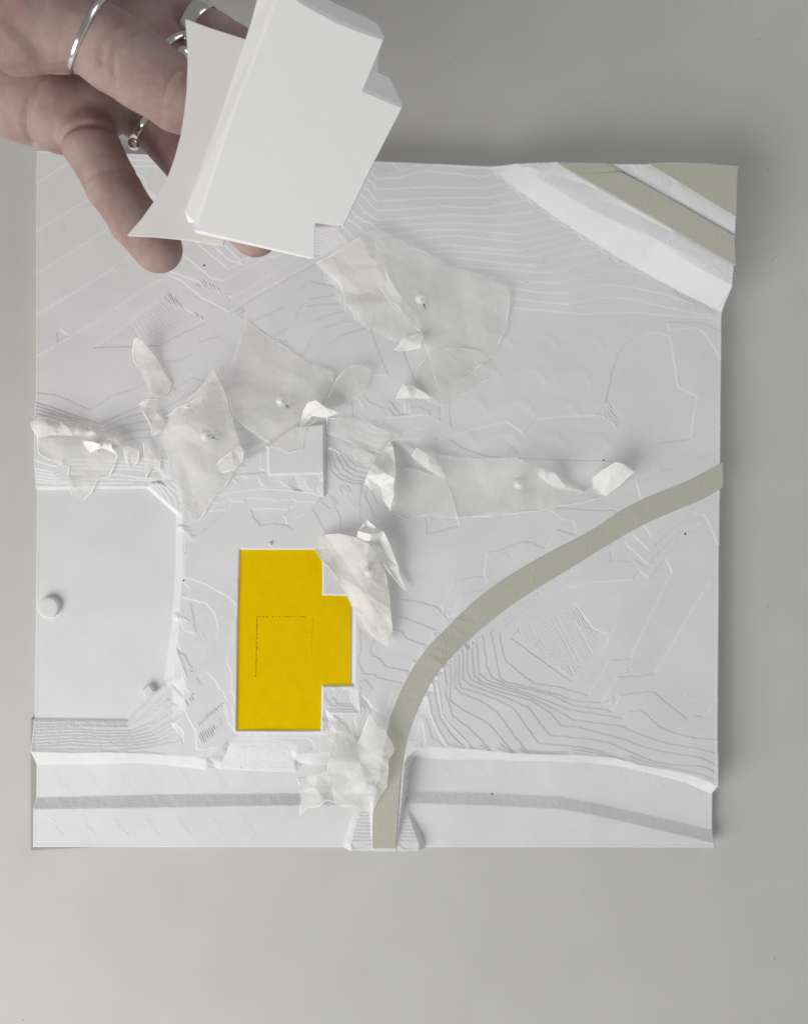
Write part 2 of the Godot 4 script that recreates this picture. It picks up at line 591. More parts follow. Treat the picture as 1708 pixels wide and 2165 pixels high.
	lv("C", "200,300,20 400,300,20 200,700,20 400,700,20 300,500,20 500,500,20 150,900,20 400,900,20 100,500,20 520,250,20 540,750,20")
	ln("C", 22.8, 22.8, "34,1046 240,1047 420,1050")
	ln("C", 23.5, 24.5, "34,1056 240,1055 425,1057 480,1025 560,945 625,888")
	ln("C", 24.5, 25.5, "34,1066 150,1062 300,1068 430,1068 500,1030 590,950")
	ln("C", 25.5, 25.5, "34,1079 180,1073 320,1080 440,1080 540,1040 620,960")
	ln("C", 26.5, 26.5, "34,1093 200,1086 320,1093 440,1092 510,1070 600,1010")
	ln("C", 27.5, 27.5, "34,1107 200,1099 320,1106 450,1104 530,1085 620,1030")
	ln("C", 28.5, 28.5, "34,1122 200,1112 330,1119 460,1116 540,1098 610,1055")
	ln("C", 29.5, 29.5, "34,1136 200,1126 320,1133 460,1130 560,1110 620,1070")
	ln("C", 30.5, 30.5, "34,1149 180,1140 320,1147 450,1143 550,1128 600,1110")
	ln("C", 31.5, 31.5, "110,1158 300,1159 350,1165 500,1152 580,1135")
	ln("C", 32.4, 32.4, "660,940 668,1000 690,1050 712,1080 715,1160")
	ln("C", 31.6, 31.6, "625,1045 662,1090 662,1130")
	lv("C", "690,950,33 760,900,33 780,1000,33 800,1100,33 760,1150,33 820,960,33 840,1050,33 680,1120,32 640,1140,32 690,1150,32")

	# building plot: its sunk floor and the ground round it
	var rim := "506,1160 682,1160 684,1188 684,1256 749,1258 753,1283 751,1451 683,1452 681,1546 499,1546 502,1320 506,1160"
	for k in walk(pts("P", rim), 35, 35, 4.0):
		put(k[0], k[1])
	for k in walk(pts("P", "509,1163.5 679.5,1163.5 680.5,1188 680.5,1259.5 744,1261.5 747,1284 746,1447.5 679,1447.5 677.5,1542.5 502,1542.5 505,1320 509,1163.5"), 31, 31, 4.0):
		put(k[0], k[1])
	lv("P", "560,1250,31 620,1250,31 560,1400,31 620,1400,31 700,1350,31 600,1500,31 540,1480,31 650,1200,31 540,1200,31 720,1300,31 720,1420,31 650,1480,31")
	ln("C", 34.5, 34.5, "652,218 692,275 664,380 662,430 740,455 860,522 884,548 888,640")
	ln("C", 33.5, 33.5, "652,515 760,545 795,590 808,650 800,700 750,760 720,820 700,830")
	ln("C", 34.5, 34.5, "636,600 662,610 680,622")
	lv("C", "750,350,35 800,450,35 850,400,35 780,280,35 700,330,34.8 860,300,35 720,480,34 820,560,34 850,700,34 840,850,34 800,780,34 760,820,33.6 720,600,33 740,700,33 680,760,33 660,680,33 850,640,34 870,950,34 860,1060,33.4 830,900,33.7")
	ln("C", 34.4, 34.4, "635,760 650,800 668,850")
	lv("C", "1000,260,35 1150,260,35 900,230,35 800,240,35 1200,150,34.6 1150,60,34")
	ln("C", 34.5, 34.5, "948,146 1020,142 1112,146 1085,175 1104,214 1042,203 988,214 958,180 948,146")
	lv("C", "980,165,34 1040,170,34 1060,160,34")
	ln("C", 34.5, 34.5, "752,156 852,145 800,190 760,225 715,255")
	ln("A", 36.5, 36.5, "800,1450 900,1432 990,1420 1100,1430 1200,1438 1240,1450")
	edge("A", "1014,1240,38 1018,1366,38 1150,1362,38 1253,1358,38")
	edge("A", "1020,1240,42 1024,1358,42 1150,1355,42 1252,1352,42 1252,1150,42 1130,1160,42 1020,1240,42")
	edge("A", "1254,1145,42 1254,1300,42 1254,1448,38.5")
	edge("A", "1260,1140,34 1260,1300,33 1260,1455,33")
	edge("A", "1150,1366,38.4 1254,1395,38")
	edge("A", "1008,1236,35 1126,1150,35 1260,1136,34")
	lv("A", "1100,1400,38 1000,1400,38 900,1410,37.4 1200,1420,38 1100,1280,42 1200,1280,42")
	ln("A", 37.5, 37.5, "860,1365 1000,1352")
	# bowl of terraces beside the slab
	ln("A", 32.5, 32.5, "1272,1280 1288,1345 1320,1378 1368,1395 1410,1400")
	ln("A", 31.5, 31.5, "1286,1275 1306,1330 1325,1358 1370,1383 1415,1388")
	ln("A", 30.5, 30.5, "1304,1268 1326,1312 1342,1342 1385,1367 1420,1372")
	ln("A", 29.5, 29.5, "1322,1268 1342,1300 1362,1330 1395,1348 1430,1352")
	ln("A", 28.5, 28.5, "1340,1268 1362,1300 1390,1322 1440,1332")
	ln("A", 27.5, 27.5, "1360,1270 1385,1298 1440,1310")
	lv("A", "1300,1450,33 1400,1480,32.6 1300,1550,34 1420,1280,27 1480,1300,27 1500,1400,29 1350,1520,33 1460,1560,32 1150,1500,35 1050,1480,35.4 950,1480,35 1300,1650,34 1500,1650,31")
	# ground falling from the plot down to the quay
	edge("C", "880,1092,33 1000,1090,33.4 1190,1090,33.4 1245,1085,34", false)
	edge("C", "868,1128,29 950,1124,29 1050,1128,29 1130,1140,29.6 1200,1142,30", false)
	edge("C", "848,1152,25 890,1166,25 1000,1166,25 1100,1170,25 1130,1184,25", false)
	edge("C", "832,1190,20 870,1196,20 1000,1197,20 1128,1200,20", false)
	edge("C", "814,1236,15.4 830,1236,15 1000,1245,15 1136,1250,15", false)
	edge("C", "812,1243,13 1000,1252,13 1140,1256,13")
	edge("C", "1192,1096,32 1270,1100,31 1300,1150,31")
	edge("C", "1140,1182,30 1200,1176,31 1290,1172,32 1380,1165,34")
	edge("C", "1150,1215,13 1200,1225,13 1300,1225,13 1400,1225,13")
	ln("C", 31.7, 31.7, "895,1099 1000,1098 1190,1097", 0.4)
	ln("C", 30.6, 30.6, "890,1110 960,1109 1190,1113", 0.4)
	ln("C", 28.2, 28.2, "866,1137 950,1133 1060,1137 1120,1150", 0.4)
	ln("C", 26.6, 26.6, "858,1145 900,1153 1040,1151 1120,1165", 0.4)
	ln("C", 23.6, 23.6, "846,1163 890,1175 1000,1176 1110,1179", 0.4)
	ln("C", 21.9, 21.9, "842,1176 880,1185 1000,1187 1115,1189", 0.4)
	ln("C", 18.5, 18.5, "828,1206 860,1208 1000,1209 1130,1213", 0.4)
	ln("C", 16.7, 16.7, "820,1221 850,1222 1000,1227 1132,1231", 0.4)
	lv("C", "770,1190,30 790,1225,14 820,1150,32.6 850,1115,33")
	# sunk steps at the lower notch of the plot
	ln("C", 33.5, 33.5, "1300,945 1310,966 1374,966 1366,906 1330,905")
	ln("C", 34.5, 34.5, "1292,975 1384,978 1375,905")
	ln("C", 35.5, 35.5, "1284,989 1394,991 1387,904")
	ln("C", 36.5, 36.5, "1276,1001 1405,1003 1397,902")
	lv("C", "1340,940,33 1270,930,34 1280,900,34.5 1260,990,34.4 1430,950,34 1460,1000,34 1350,1050,34 1250,1060,34.6 1300,1040,33.6")
	ln("C", 33.5, 33.5, "1250,1015 1262,1040 1270,1070")
	ln("C", 32.5, 32.5, "1266,1015 1280,1038 1290,1065")
	# slope between plot and road
	ln("D", 30.5, 30.5, "160,520 290,540 350,560 385,602")
	ln("D", 31.5, 31.5, "162,590 230,610 290,635 345,656")
	ln("D", 32.5, 32.5, "165,652 200,662 215,690 300,720")
	ln("D", 33.5, 33.5, "80,765 105,775 130,808 230,830")
	ln("D", 32.9, 32.9, "150,745 200,765 255,780")
	ln("D", 34.5, 34.5, "45,840 85,845 100,858 200,880")
	lv("D", "100,900,35 60,950,35 150,900,35 120,1000,35 200,450,30 300,450,30 250,400,30 400,420,30 350,300,30 450,300,30 30,780,34 20,860,35 40,660,34")
	ln("D", 30.5, 30.5, "545,420 552,360 560,327 605,320 700,282")
	ln("D", 29.5, 29.5, "300,180 306,250 440,214 425,175")
	ln("D", 30.5, 30.5, "815,300 850,228 912,250")
	ln("D", 30.5, 30.5, "880,138 1000,150 1090,150")
	ln("D", 30.4, 30.4, "1190,40 1200,80")
	lv("D", "600,380,31 680,330,31 500,400,30 420,330,30 600,250,30 700,150,30 860,260,31 1000,100,30 1100,60,30 1250,20,30.6")
	# sheet of flat ground in the middle, with the sunk pond
	ln("B", 29.5, 29.5, "1110,855 1150,800 1230,760 1290,765 1328,778 1345,860 1362,990 1445,1030 1430,1120 1415,1210 1360,1217 1280,1228 1200,1312 1050,1302 850,1300 700,1290 560,1285 490,1262 440,1240 400,1210 440,1185 560,1155 640,1138 710,1185 770,1125 870,1115 1020,1110 1058,1060 1072,1000 1088,920 1110,855")
	lv("B", "1200,900,29 1280,950,29 1200,1050,29 1350,1100,29 1150,1200,29 900,1200,29 650,1230,29 500,1220,29 1250,1150,29 1000,1250,29 1330,1180,29 1230,820,29 800,1240,29")
	lv("B", "900,900,30 700,800,30 800,1000,30 600,1050,30 500,900,30 1000,800,30 1050,950,30 900,1050,30 700,1100,30 400,1000,30.4 400,850,30.6 1450,900,30 1420,760,30 1500,1000,30 1500,1200,30.3 1350,1290,30.4 1460,1290,30.5 1540,830,31 300,950,31 350,750,30.4 200,1100,31 300,1200,31 100,1000,32 100,1150,32 400,1400,30 600,1400,30 800,1350,30 1000,1400,30")
	ln("B", 30.5, 30.5, "1335,748 1440,740 1470,757 1515,820 1558,895")
	# contour steps climbing to the ramp
	ln("B", 30.5, 30.5, "640,655 800,667 960,682 1180,674 1330,690 1560,703", 0.19)
	ln("B", 31.5, 31.5, "640,615 900,640 960,630 1050,612 1150,615 1300,650 1440,680 1500,682", 0.19)
	ln("B", 32.5, 32.5, "640,570 780,590 900,595 980,570 1060,558 1180,570 1320,600 1430,640", 0.19)
	ln("B", 33.5, 33.5, "560,520 680,545 860,550 970,520 1060,495 1150,500 1260,520 1340,545", 0.19)
	ln("B", 34.5, 34.5, "450,480 600,490 760,505 830,505 920,480 1080,440 1150,452", 0.19)
	ln("B", 35.5, 35.5, "370,440 500,450 640,470 760,478 880,440 1080,402", 0.19)
	ln("B", 36.5, 36.5, "310,420 420,415 560,425 740,440 900,400 1020,372", 0.19)
	ln("B", 37.5, 37.5, "250,400 400,390 520,400 680,415 820,385 960,345", 0.19)
	ln("B", 38.5, 38.5, "200,378 340,355 430,350 560,365 700,380 830,355 930,327", 0.19)
	ln("B", 39.5, 39.5, "150,350 300,325 430,325 560,335 700,345 880,300", 0.19)
	ln("B", 40.5, 40.5, "100,318 260,300 400,295 540,305 660,305 850,272", 0.19)
	ln("B", 41.5, 41.5, "100,285 300,270 400,260 560,270 740,250 800,237", 0.19)
	ln("B", 42.5, 42.5, "95,245 260,235 360,225 540,235 620,215 760,197", 0.19)
	ln("B", 43.5, 43.5, "95,205 240,195 400,190 560,190 700,160", 0.19)
	ln("B", 44.5, 44.5, "95,155 200,150 330,145 540,150 650,125", 0.19)
	ln("B", 45.5, 45.5, "95,110 180,105 300,75 520,100 630,82", 0.19)
	ln("B", 46.5, 46.5, "200,75 290,42 480,60", 0.19)
	lv("B", "0,400,38 20,600,33 100,700,32 -60,500,34 -100,300,38 -60,150,41")
	# bright ramp and the high road
	edge("B", "545,42,47 680,150,45 800,238,42 860,281,41 1000,371,37.5 1110,441,35.5 1250,521,33.6 1400,601,32 1563,681,31")
	edge("B", "680,42,60 800,128,61 1000,240,63 1260,370,65 1440,480,67 1592,560,68")
	edge("B", "850,42,71 960,110,71.3 1100,190,71.6 1260,280,72 1420,375,72 1605,478,72")
	edge("B", "1060,42,72 1200,125,72 1330,195,72.6 1460,270,73 1604,352,73")
	edge("B", "1236,42,77 1330,100,77.3 1460,180,77.6 1606,266,78")
	edge("B", "740,60,64.5 900,112,66.5 1000,142,69.5 1040,178,69.5")
	edge("B", "820,132,62.5 980,177,66.5 1012,196,66.5 1130,230,68.5 1330,330,70.5")
	edge("B", "1150,294,65.5 1330,396,68.5 1440,448,69.8 1540,496,69.8")
	edge("B", "1130,80,73.5 1220,115,73.5 1340,120,75.5")
	edge("B", "1380,190,75.5 1460,240,75 1600,320,75.5")
	# field on the upper left
	ln("A", 26.5, 26.5, "40,862 300,710 420,625 520,560 600,520 650,540 740,612 850,672 940,610 1060,545 1180,480 1240,440", 0.11)
	ln("A", 27.5, 27.5, "40,682 200,590 380,480 440,432 520,470 640,512 760,562 865,612 990,540 1130,450", 0.11)
	ln("A", 28.5, 28.5, "40,512 330,330 400,290 560,380 660,432 780,530 830,540 900,500 1020,440", 0.11)
	ln("A", 29.5, 29.5, "40,330 290,180 420,100 600,250 720,385 850,490 900,470 1080,385", 0.11)
	ln("A", 30.5, 30.5, "40,127 150,60 300,-20", 0.11)
	ln("A", 31.5, 31.5, "440,57 600,57 740,200 830,385 905,460 960,430", 0.11)
	ln("A", 30.5, 30.5, "430,160 520,162 620,260", 0.11)
	ln("A", 25.5, 25.5, "285,822 420,725 570,602 650,650 760,716 650,768 560,815 420,820 285,822", 0.11)
	lv("A", "560,720,25 480,770,25 650,700,25 200,900,26 150,1000,26 300,900,26 250,1050,26 400,950,26 600,850,26.4 700,800,26.4 700,900,26.6 150,780,26.2 850,800,27 800,950,27 500,1050,27")
	ln("A", 27.5, 27.5, "950,715 1090,650 1140,580 1200,545 1290,560", 0.11)
	ln("A", 28.5, 28.5, "1030,780 1100,740 1130,680 1190,620 1300,600", 0.11)
	ln("A", 29.5, 29.5, "1090,810 1150,720 1180,650 1250,640 1320,640", 0.11)
	ln("A", 30.5, 30.5, "1120,840 1180,770 1210,710 1290,680 1340,672", 0.11)
	ln("A", 31.5, 31.5, "1170,860 1220,790 1260,740 1340,712", 0.11)
	ln("A", 32.5, 32.5, "1220,880 1280,810 1330,770 1430,742")
	lv("A", "1350,900,33 1450,880,33 1300,1000,33 1150,1000,31 1000,900,29 950,1000,29.4 1100,1050,32 900,1150,32 1200,1100,34 1420,1080,33 700,1150,31 1500,1150,33 1600,1000,32")
	ln("A", 32.5, 32.5, "1390,1035 1420,1075 1400,1110 1480,1170 1520,1120 1690,1108")
	# ridge over the square
	ln("A", 30.5, 30.5, "40,1102 130,1125 250,1165 330,1200")
	ln("A", 29.5, 29.5, "40,1086 150,1116 270,1158")
	ln("A", 28.5, 28.5, "40,1070 180,1115 290,1152")
	ln("A", 27.5, 27.5, "40,1055 200,1108 300,1148")
	ln("A", 25, 25.5, "40,1404 130,1405 280,1400 440,1398")
	ln("A", 25.5, 26.5, "40,1391 145,1398 300,1388 570,1386")
	ln("A", 26.5, 27.5, "40,1378 140,1390 310,1366 380,1370 575,1384")
	ln("A", 27.5, 28.5, "40,1364 130,1376 170,1350 390,1340 560,1347")
	ln("A", 28.5, 29.5, "40,1350 120,1362 180,1330 300,1325 520,1330")
	ln("A", 29.5, 30.5, "40,1336 110,1347 170,1312 300,1308 500,1312")
	ln("A", 30.5, 31.5, "60,1310 120,1325 200,1290 400,1292 500,1294")
	lv("A", "60,1200,31 200,1230,31 300,1260,31.6 100,1270,31 420,1230,32 520,1220,32 600,1300,33 620,1380,33.4 700,1300,34 800,1300,35 900,1300,36 650,1440,33 720,1480,34 760,1400,35 900,1380,37 450,1275,31.9")
	ln("A", 28.5, 31.5, "530,1400 650,1470")
	ln("A", 30, 32, "545,1396 652,1440")

func terrain_hatches():
	for k in 7:     # slots in the canal floor and in the strip
		var x := 80.0 + k * 135.0
		hatch("C", -52, 0.55, "%f,1235 %f,1240 %f,1330 %f,1330" % [x, x + 50, x + 105, x + 60], 4.0)
		hatch("C", 40, 0.42, "%f,1440 %f,1430 %f,1545 %f,1550" % [x, x + 25, x + 95, x + 70], 5.0)
	for k in 8:
		var x := 300.0 + k * 150.0
		var y := 1205.0 + maxf(0.0, k - 4.0) * 26.0
		hatch("D", -55, 0.65, "%f,%f %f,%f %f,%f %f,%f" % [x, y, x + 75, y + 4, x + 120, y + 70, x + 80, y + 70], 3.6)
	hatch("D", 62, 0.9, "930,548 990,640 1045,672 1000,690 940,640 890,580", 4.4)
	hatch("D", 62, 0.55, "700,650 900,570 1040,690 1000,770 900,830 760,750", 4.4)
	hatch("D", 62, 0.9, "740,700 770,680 800,730 745,745", 4.4)
	hatch("D", 62, 0.9, "830,790 900,800 960,810 915,872", 4.4)
	hatch("D", 62, 0.6, "670,660 720,640 800,610 820,600 780,640 700,690", 4.4)
	hatch("D", -70, 0.7, "870,450 990,400 985,420 880,468", 4.2)
	hatch("D", -70, 0.4, "1060,330 1150,300 1200,330 1100,390", 4.2)
	hatch("D", 60, 0.8, "1125,840 1150,810 1215,770 1215,790 1140,852", 4.6)
	hatch("D", 60, 1.0, "1050,960 1080,930 1130,910 1090,975", 4.6)
	hatch("D", 60, 0.8, "1110,1020 1140,995 1150,985 1135,1028", 4.6)
	hatch("D", 62, 0.8, "1170,1000 1210,990 1260,1020 1290,1040 1250,1030", 4.6)
	hatch("D", 50, 0.8, "1400,910 1460,960 1450,968 1395,925", 4.4)
	hatch("D", 40, 0.7, "1400,1128 1470,1150 1450,1155 1395,1140", 4.4)
	hatch("D", 50, 0.6, "1000,1085 1080,1108 1070,1114 1005,1095", 4.4)
	hatch("D", -62, 0.7, "400,805 440,790 430,830 398,850", 4.2)
	hatch("D", 55, 0.9, "305,180 330,170 325,200 308,240", 4.2)
	hatch("D", 55, 0.7, "350,175 440,150 450,210 390,215", 4.2)
	hatch("D", 55, 0.8, "490,150 540,140 530,185 500,180", 4.2)
	hatch("D", 50, 0.8, "610,322 640,318 665,370 640,368", 4.2)
	hatch("D", 65, 0.8, "545,420 565,395 580,430 550,460", 4.2)
	hatch("D", 70, 0.8, "705,285 730,260 735,290 712,305", 4.2)
	hatch("D", -60, 0.5, "600,220 720,190 680,250 600,270", 4.2)
	hatch("D", 70, 0.8, "365,555 410,580 395,610 372,590", 4.2)
	hatch("D", 70, 0.8, "1175,-40 1210,-10 1200,0 1180,-20", 4.2)
	hatch("D", -68, 0.8, "1250,-20 1290,-60 1285,-10 1255,0", 4.2)
	hatch("B", 55, 1.0, "1065,1055 1110,1125 1110,1170 1060,1130 1020,1110", 4.4)
	hatch("B", 40, 0.8, "610,1225 650,1225 700,1285 640,1280", 4.4)
	hatch("B", 30, 0.6, "400,1230 460,1215 450,1240 410,1245", 4.4)
	hatch("B", -65, 0.7, "1370,1285 1450,1230 1440,1265 1385,1298", 4.4)
	hatch("B", 60, 0.7, "1275,1205 1310,1215 1290,1235", 4.2)
	hatch("B", -60, 0.4, "1070,690 1170,690 1150,760 1090,740", 4.2)
	hatch("B", 60, 0.7, "905,640 990,628 970,658 920,652", 4.0)
	hatch("B", 55, 0.8, "575,190 605,195 610,220 590,212", 4.0)
	hatch("B", 55, 0.8, "520,100 545,105 540,120", 4.0)
	hatch("B", -35, 0.7, "190,155 230,148 215,165", 4.0)
	hatch("B", -35, 0.6, "230,205 290,185 280,198 240,212", 4.0)
	hatch("B", -35, 0.6, "150,160 190,155 170,175 145,178", 4.0)
	hatch("B", 35, 0.8, "110,75 130,68 145,90 115,82", 4.0)
	hatch("B", 50, 0.7, "730,460 800,455 810,475 750,480", 4.0)
	hatch("B", 50, 0.8, "710,540 740,545 735,560", 4.0)
	hatch("B", 60, 1.0, "1160,85 1200,90 1220,115 1180,105", 4.0)
	hatch("B", 85, 0.8, "1200,105 1300,120 1300,126 1210,116", 4.0)
	hatch("B", 50, 1.0, "1320,365 1345,375 1350,385 1330,382", 4.0)
	hatch("B", 40, 0.7, "1360,390 1460,430 1450,440 1370,410", 4.0)
	hatch("B", 45, 0.7, "1480,480 1560,500 1550,510 1490,492", 4.0)
	hatch("A", 60, 1.2, "570,600 600,590 650,640 680,680 640,660 590,640", 4.4)
	hatch("A", 55, 1.2, "700,665 765,715 745,718 700,700", 4.4)
	hatch("A", 60, 0.55, "330,800 560,630 690,700 560,800", 5.0)
	hatch("A", 58, 0.7, "650,570 720,610 820,665 810,670 700,620 655,590", 4.4)
	hatch("A", 55, 1.2, "705,550 740,535 790,560 850,600 850,620 790,590 710,570", 5.0)
	hatch("A", -58, 1.3, "862,685 900,645 925,660 905,712 880,705", 4.8)
	hatch("A", -60, 0.9, "1130,600 1160,550 1205,535 1190,560 1145,590", 4.4)
	hatch("A", -65, 0.9, "1110,720 1140,660 1150,690 1120,735", 4.4)
	hatch("A", -50, 1.0, "1045,780 1085,760 1105,815 1070,805", 4.4)
	hatch("A", -60, 0.9, "1150,850 1195,780 1195,820 1165,865", 4.4)
	hatch("A", -62, 0.5, "1210,650 1290,600 1300,630 1230,665", 4.2)
	hatch("A", -62, 0.5, "1270,740 1360,680 1360,705 1290,745", 4.2)
	hatch("A", 80, 1.0, "680,905 700,920 720,940 695,930", 4.4)
	hatch("A", -68, 1.0, "800,910 835,885 825,960 790,960", 4.4)
	hatch("A", 62, 0.6, "610,985 680,1010 640,1050 600,1040", 4.4)
	hatch("A", 50, 1.0, "1300,1400 1340,1395 1380,1440 1330,1450", 4.4)
	hatch("A", 55, 0.8, "1265,1440 1300,1450 1320,1500 1290,1510", 4.4)
	hatch("A", 50, 0.6, "1340,1440 1420,1500 1400,1520 1340,1470", 4.4)
	hatch("A", -52, 0.5, "1060,1300 1240,1160 1250,1250 1130,1340", 4.6)
	hatch("A", 50, 0.6, "1040,1545 1110,1515 1090,1560 1060,1575", 4.4)
	hatch("A", 65, 0.5, "770,1530 850,1515 760,1580", 4.4)
	hatch("A", 30, 0.4, "920,1620 960,1610 950,1650 925,1645", 4.4)
	hatch("A", -72, 0.5, "100,350 160,300 170,340 110,380", 4.2)
	hatch("A", -72, 0.35, "360,480 440,450 430,500 370,520", 4.2)
	hatch("C", 65, 1.35, "665,945 700,920 705,960 680,990", 4.8)
	hatch("C", 65, 1.35, "710,1050 760,1000 830,960 820,985 740,1060 715,1070", 5.2)
	hatch("C", 65, 1.35, "720,1090 800,1040 790,1110 730,1150", 5.0)
	hatch("C", 60, 0.9, "790,1060 820,1020 825,1060 800,1090", 4.6)
	hatch("C", 60, 0.6, "690,690 740,650 760,700 730,720", 4.8)
	hatch("C", 60, 0.5, "700,560 760,560 780,600 760,620", 4.8)
	hatch("C", 70, 0.8, "664,320 680,290 690,300 670,350", 4.6)
	hatch("C", 40, 0.5, "70,510 110,505 100,530 75,530", 4.4)
	hatch("C", 60, 0.5, "100,600 150,570 160,610 120,640", 4.4)
	hatch("C", -50, 0.35, "820,700 880,650 880,740 830,790", 4.4)
	hatch("C", 50, 0.35, "200,110 270,100 260,135 220,130", 4.4)

func fill_ground(slope: PackedFloat32Array) -> void:   # the triangles between the traced points, drawn into the grid
	var tri := Geometry2D.triangulate_delaunay(tin_xy)
	for k in range(0, tri.size(), 3):
		var a := tin_xy[tri[k]]
		var b := tin_xy[tri[k + 1]]
		var c := tin_xy[tri[k + 2]]
		var det := (b - a).cross(c - a)
		if absf(det) < 1e-6:
			continue
		var ha := tin_h[tri[k]]
		var hb := tin_h[tri[k + 1]] - ha
		var hc := tin_h[tri[k + 2]] - ha
		var gx := (hb * (c.y - a.y) - hc * (b.y - a.y)) / det
		var gy := (hc * (b.x - a.x) - hb * (c.x - a.x)) / det
		var g := sqrt(gx * gx + gy * gy)
		if tin_plain[tri[k]] + tin_plain[tri[k + 1]] + tin_plain[tri[k + 2]] == 3:
			g = -g - 0.001
		var y0 := maxi(0, ceili(minf(a.y, minf(b.y, c.y))))
		var y1 := mini(N - 1, floori(maxf(a.y, maxf(b.y, c.y))))
		for j in range(y0, y1 + 1):
			var lo := 1e9
			var hi := -1e9
			for e in [[a, b], [b, c], [c, a]]:
				var p: Vector2 = e[0]
				var q: Vector2 = e[1]
				if p.y == q.y:
					if p.y == j:
						lo = minf(lo, minf(p.x, q.x))
						hi = maxf(hi, maxf(p.x, q.x))
				elif (p.y - j) * (q.y - j) <= 0.0:
					var x := p.x + (q.x - p.x) * (j - p.y) / (q.y - p.y)
					lo = minf(lo, x)
					hi = maxf(hi, x)
			for i in range(maxi(0, ceili(lo - 0.001)), mini(N - 1, floori(hi + 0.001)) + 1):
				ground[j * N + i] = ha + gx * (i - a.x) + gy * (j - a.y)
				slope[j * N + i] = g

func level_at(p: Vector2) -> float:
	return ground[clampi(int(p.y + 0.5), 0, N - 1) * N + clampi(int(p.x + 0.5), 0, N - 1)]

func build_terrain_heights():
	ground.resize(N * N)
	ground.fill(30.0)
	var slope := PackedFloat32Array()
	slope.resize(N * N)
	terrain_lines()
	# first the bare lines, to learn which side of each is the higher one; then each line as a small step of its own
	var base_xy := tin_xy.duplicate()
	var base_h := tin_h.duplicate()
	var base_plain := tin_plain.duplicate()
	var base_seen := tin_seen.duplicate()
	for c in contours:
		for k in walk(c[0], c[1], c[2], 8.0):
			put(k[0], k[1])
	fill_ground(slope)
	tin_xy = base_xy
	tin_h = base_h
	tin_plain = base_plain
	tin_seen = base_seen
	for c in contours:
		var steps := walk(c[0], c[1], c[2], 4.5)
		var cells := []
		var lean := 0.0
		for k in steps:
			var w: Vector3 = at(k[0].x, k[0].y, k[1] * LAYER)
			var s := share(w.x, w.z) * float(N - 1)
			var side: Vector2 = k[2].orthogonal()
			cells.append([s, side, k[1], c[3]])
			for far in [3.0, 6.0]:
				lean += clampf(level_at(s + side * far) - level_at(s - side * far), -1.0, 1.0)
		var up := signf(lean) if lean != 0.0 else 1.0
		for k in cells:
			if open_ground(k[0]):
				put_cell(k[0] + k[1] * up * 1.1, k[2] + k[3], false)
				put_cell(k[0] - k[1] * up * 1.1, k[2] - k[3], false)
	fill_ground(slope)
	var warp := FastNoiseLite.new()
	warp.seed = 4
	warp.frequency = 0.012
	warp.fractal_octaves = 3
	var jag := FastNoiseLite.new()
	jag.seed = 9
	jag.frequency = 0.09
	for j in N:
		for i in N:
			var at_ := j * N + i
			var r := ground[at_]
			var g := slope[at_]
			if g >= 0.0:
				r += jag.get_noise_2d(i, j) * minf(g, 0.5) * 0.9
				var k := floorf(r)
				var t := clampf((r - k - 0.5) / maxf(g * 1.4, 0.03) + 0.5, 0.0, 1.0)
				t = t * t * (3.0 - 2.0 * t)
				r = lerpf(k + t, r, maxf(lerpf(0.4, 0.1, smoothstep(0.08, 0.25, g)), clampf((g - 0.7) / 0.4, 0.0, 1.0)))
			var h := r * LAYER + warp.get_noise_2d(i, j) * 0.03
			# soft scallops of an older print pass on the flat ground
			if i > 480 and i < 800 and j > 190 and j < 440 and absf(r - 30.0) < 1.1:
				var wave := fposmod(j + 11.0 * absf(sin((i + j * 0.35) * TAU / 118.0)) * 1.6, 44.0)
				h += 0.085 * exp(-pow((wave - 12.0) / 5.0, 2.0)) * smoothstep(480.0, 560.0, i) * smoothstep(800.0, 740.0, i) * smoothstep(190.0, 230.0, j) * smoothstep(440.0, 380.0, j)
			var rim := mini(mini(i, N - 1 - i), mini(j, N - 1 - j))
			if rim == 0:
				h -= 0.30
			elif rim < 4:
				h += 0.05
			ground[at_] = h

func terrain_mesh() -> ArrayMesh:
	var v := PackedVector3Array()
	var n := PackedVector3Array()
	var uv := PackedVector2Array()
	var ix := PackedInt32Array()
	v.resize(N * N)
	n.resize(N * N)
	uv.resize(N * N)
	ix.resize((N - 1) * (N - 1) * 6)
	var cell := 197.0 / (N - 1)
	for j in N:
		for i in N:
			var k := j * N + i
			var p := plan(float(i) / (N - 1), float(j) / (N - 1))
			v[k] = Vector3(p.x, ground[k], p.y) * MM
			var l := ground[k - (1 if i > 0 else 0)]
			var r := ground[k + (1 if i < N - 1 else 0)]
			var u := ground[k - (N if j > 0 else 0)]
			var d := ground[k + (N if j < N - 1 else 0)]
			n[k] = Vector3((l - r) / (2.0 * cell), 1.0, (u - d) / (2.0 * cell)).normalized()
			uv[k] = Vector2(float(i) / (N - 1), float(j) / (N - 1))
	var w := 0
	for j in N - 1:
		for i in N - 1:
			var k := j * N + i
			ix[w] = k
			ix[w + 1] = k + 1
			ix[w + 2] = k + N
			ix[w + 3] = k + 1
			ix[w + 4] = k + N + 1
			ix[w + 5] = k + N
			w += 6
	var a := []
	a.resize(Mesh.ARRAY_MAX)
	a[Mesh.ARRAY_VERTEX] = v
	a[Mesh.ARRAY_NORMAL] = n
	a[Mesh.ARRAY_TEX_UV] = uv
	a[Mesh.ARRAY_INDEX] = ix
	var m := ArrayMesh.new()
	m.add_surface_from_arrays(Mesh.PRIMITIVE_TRIANGLES, a)
	return m

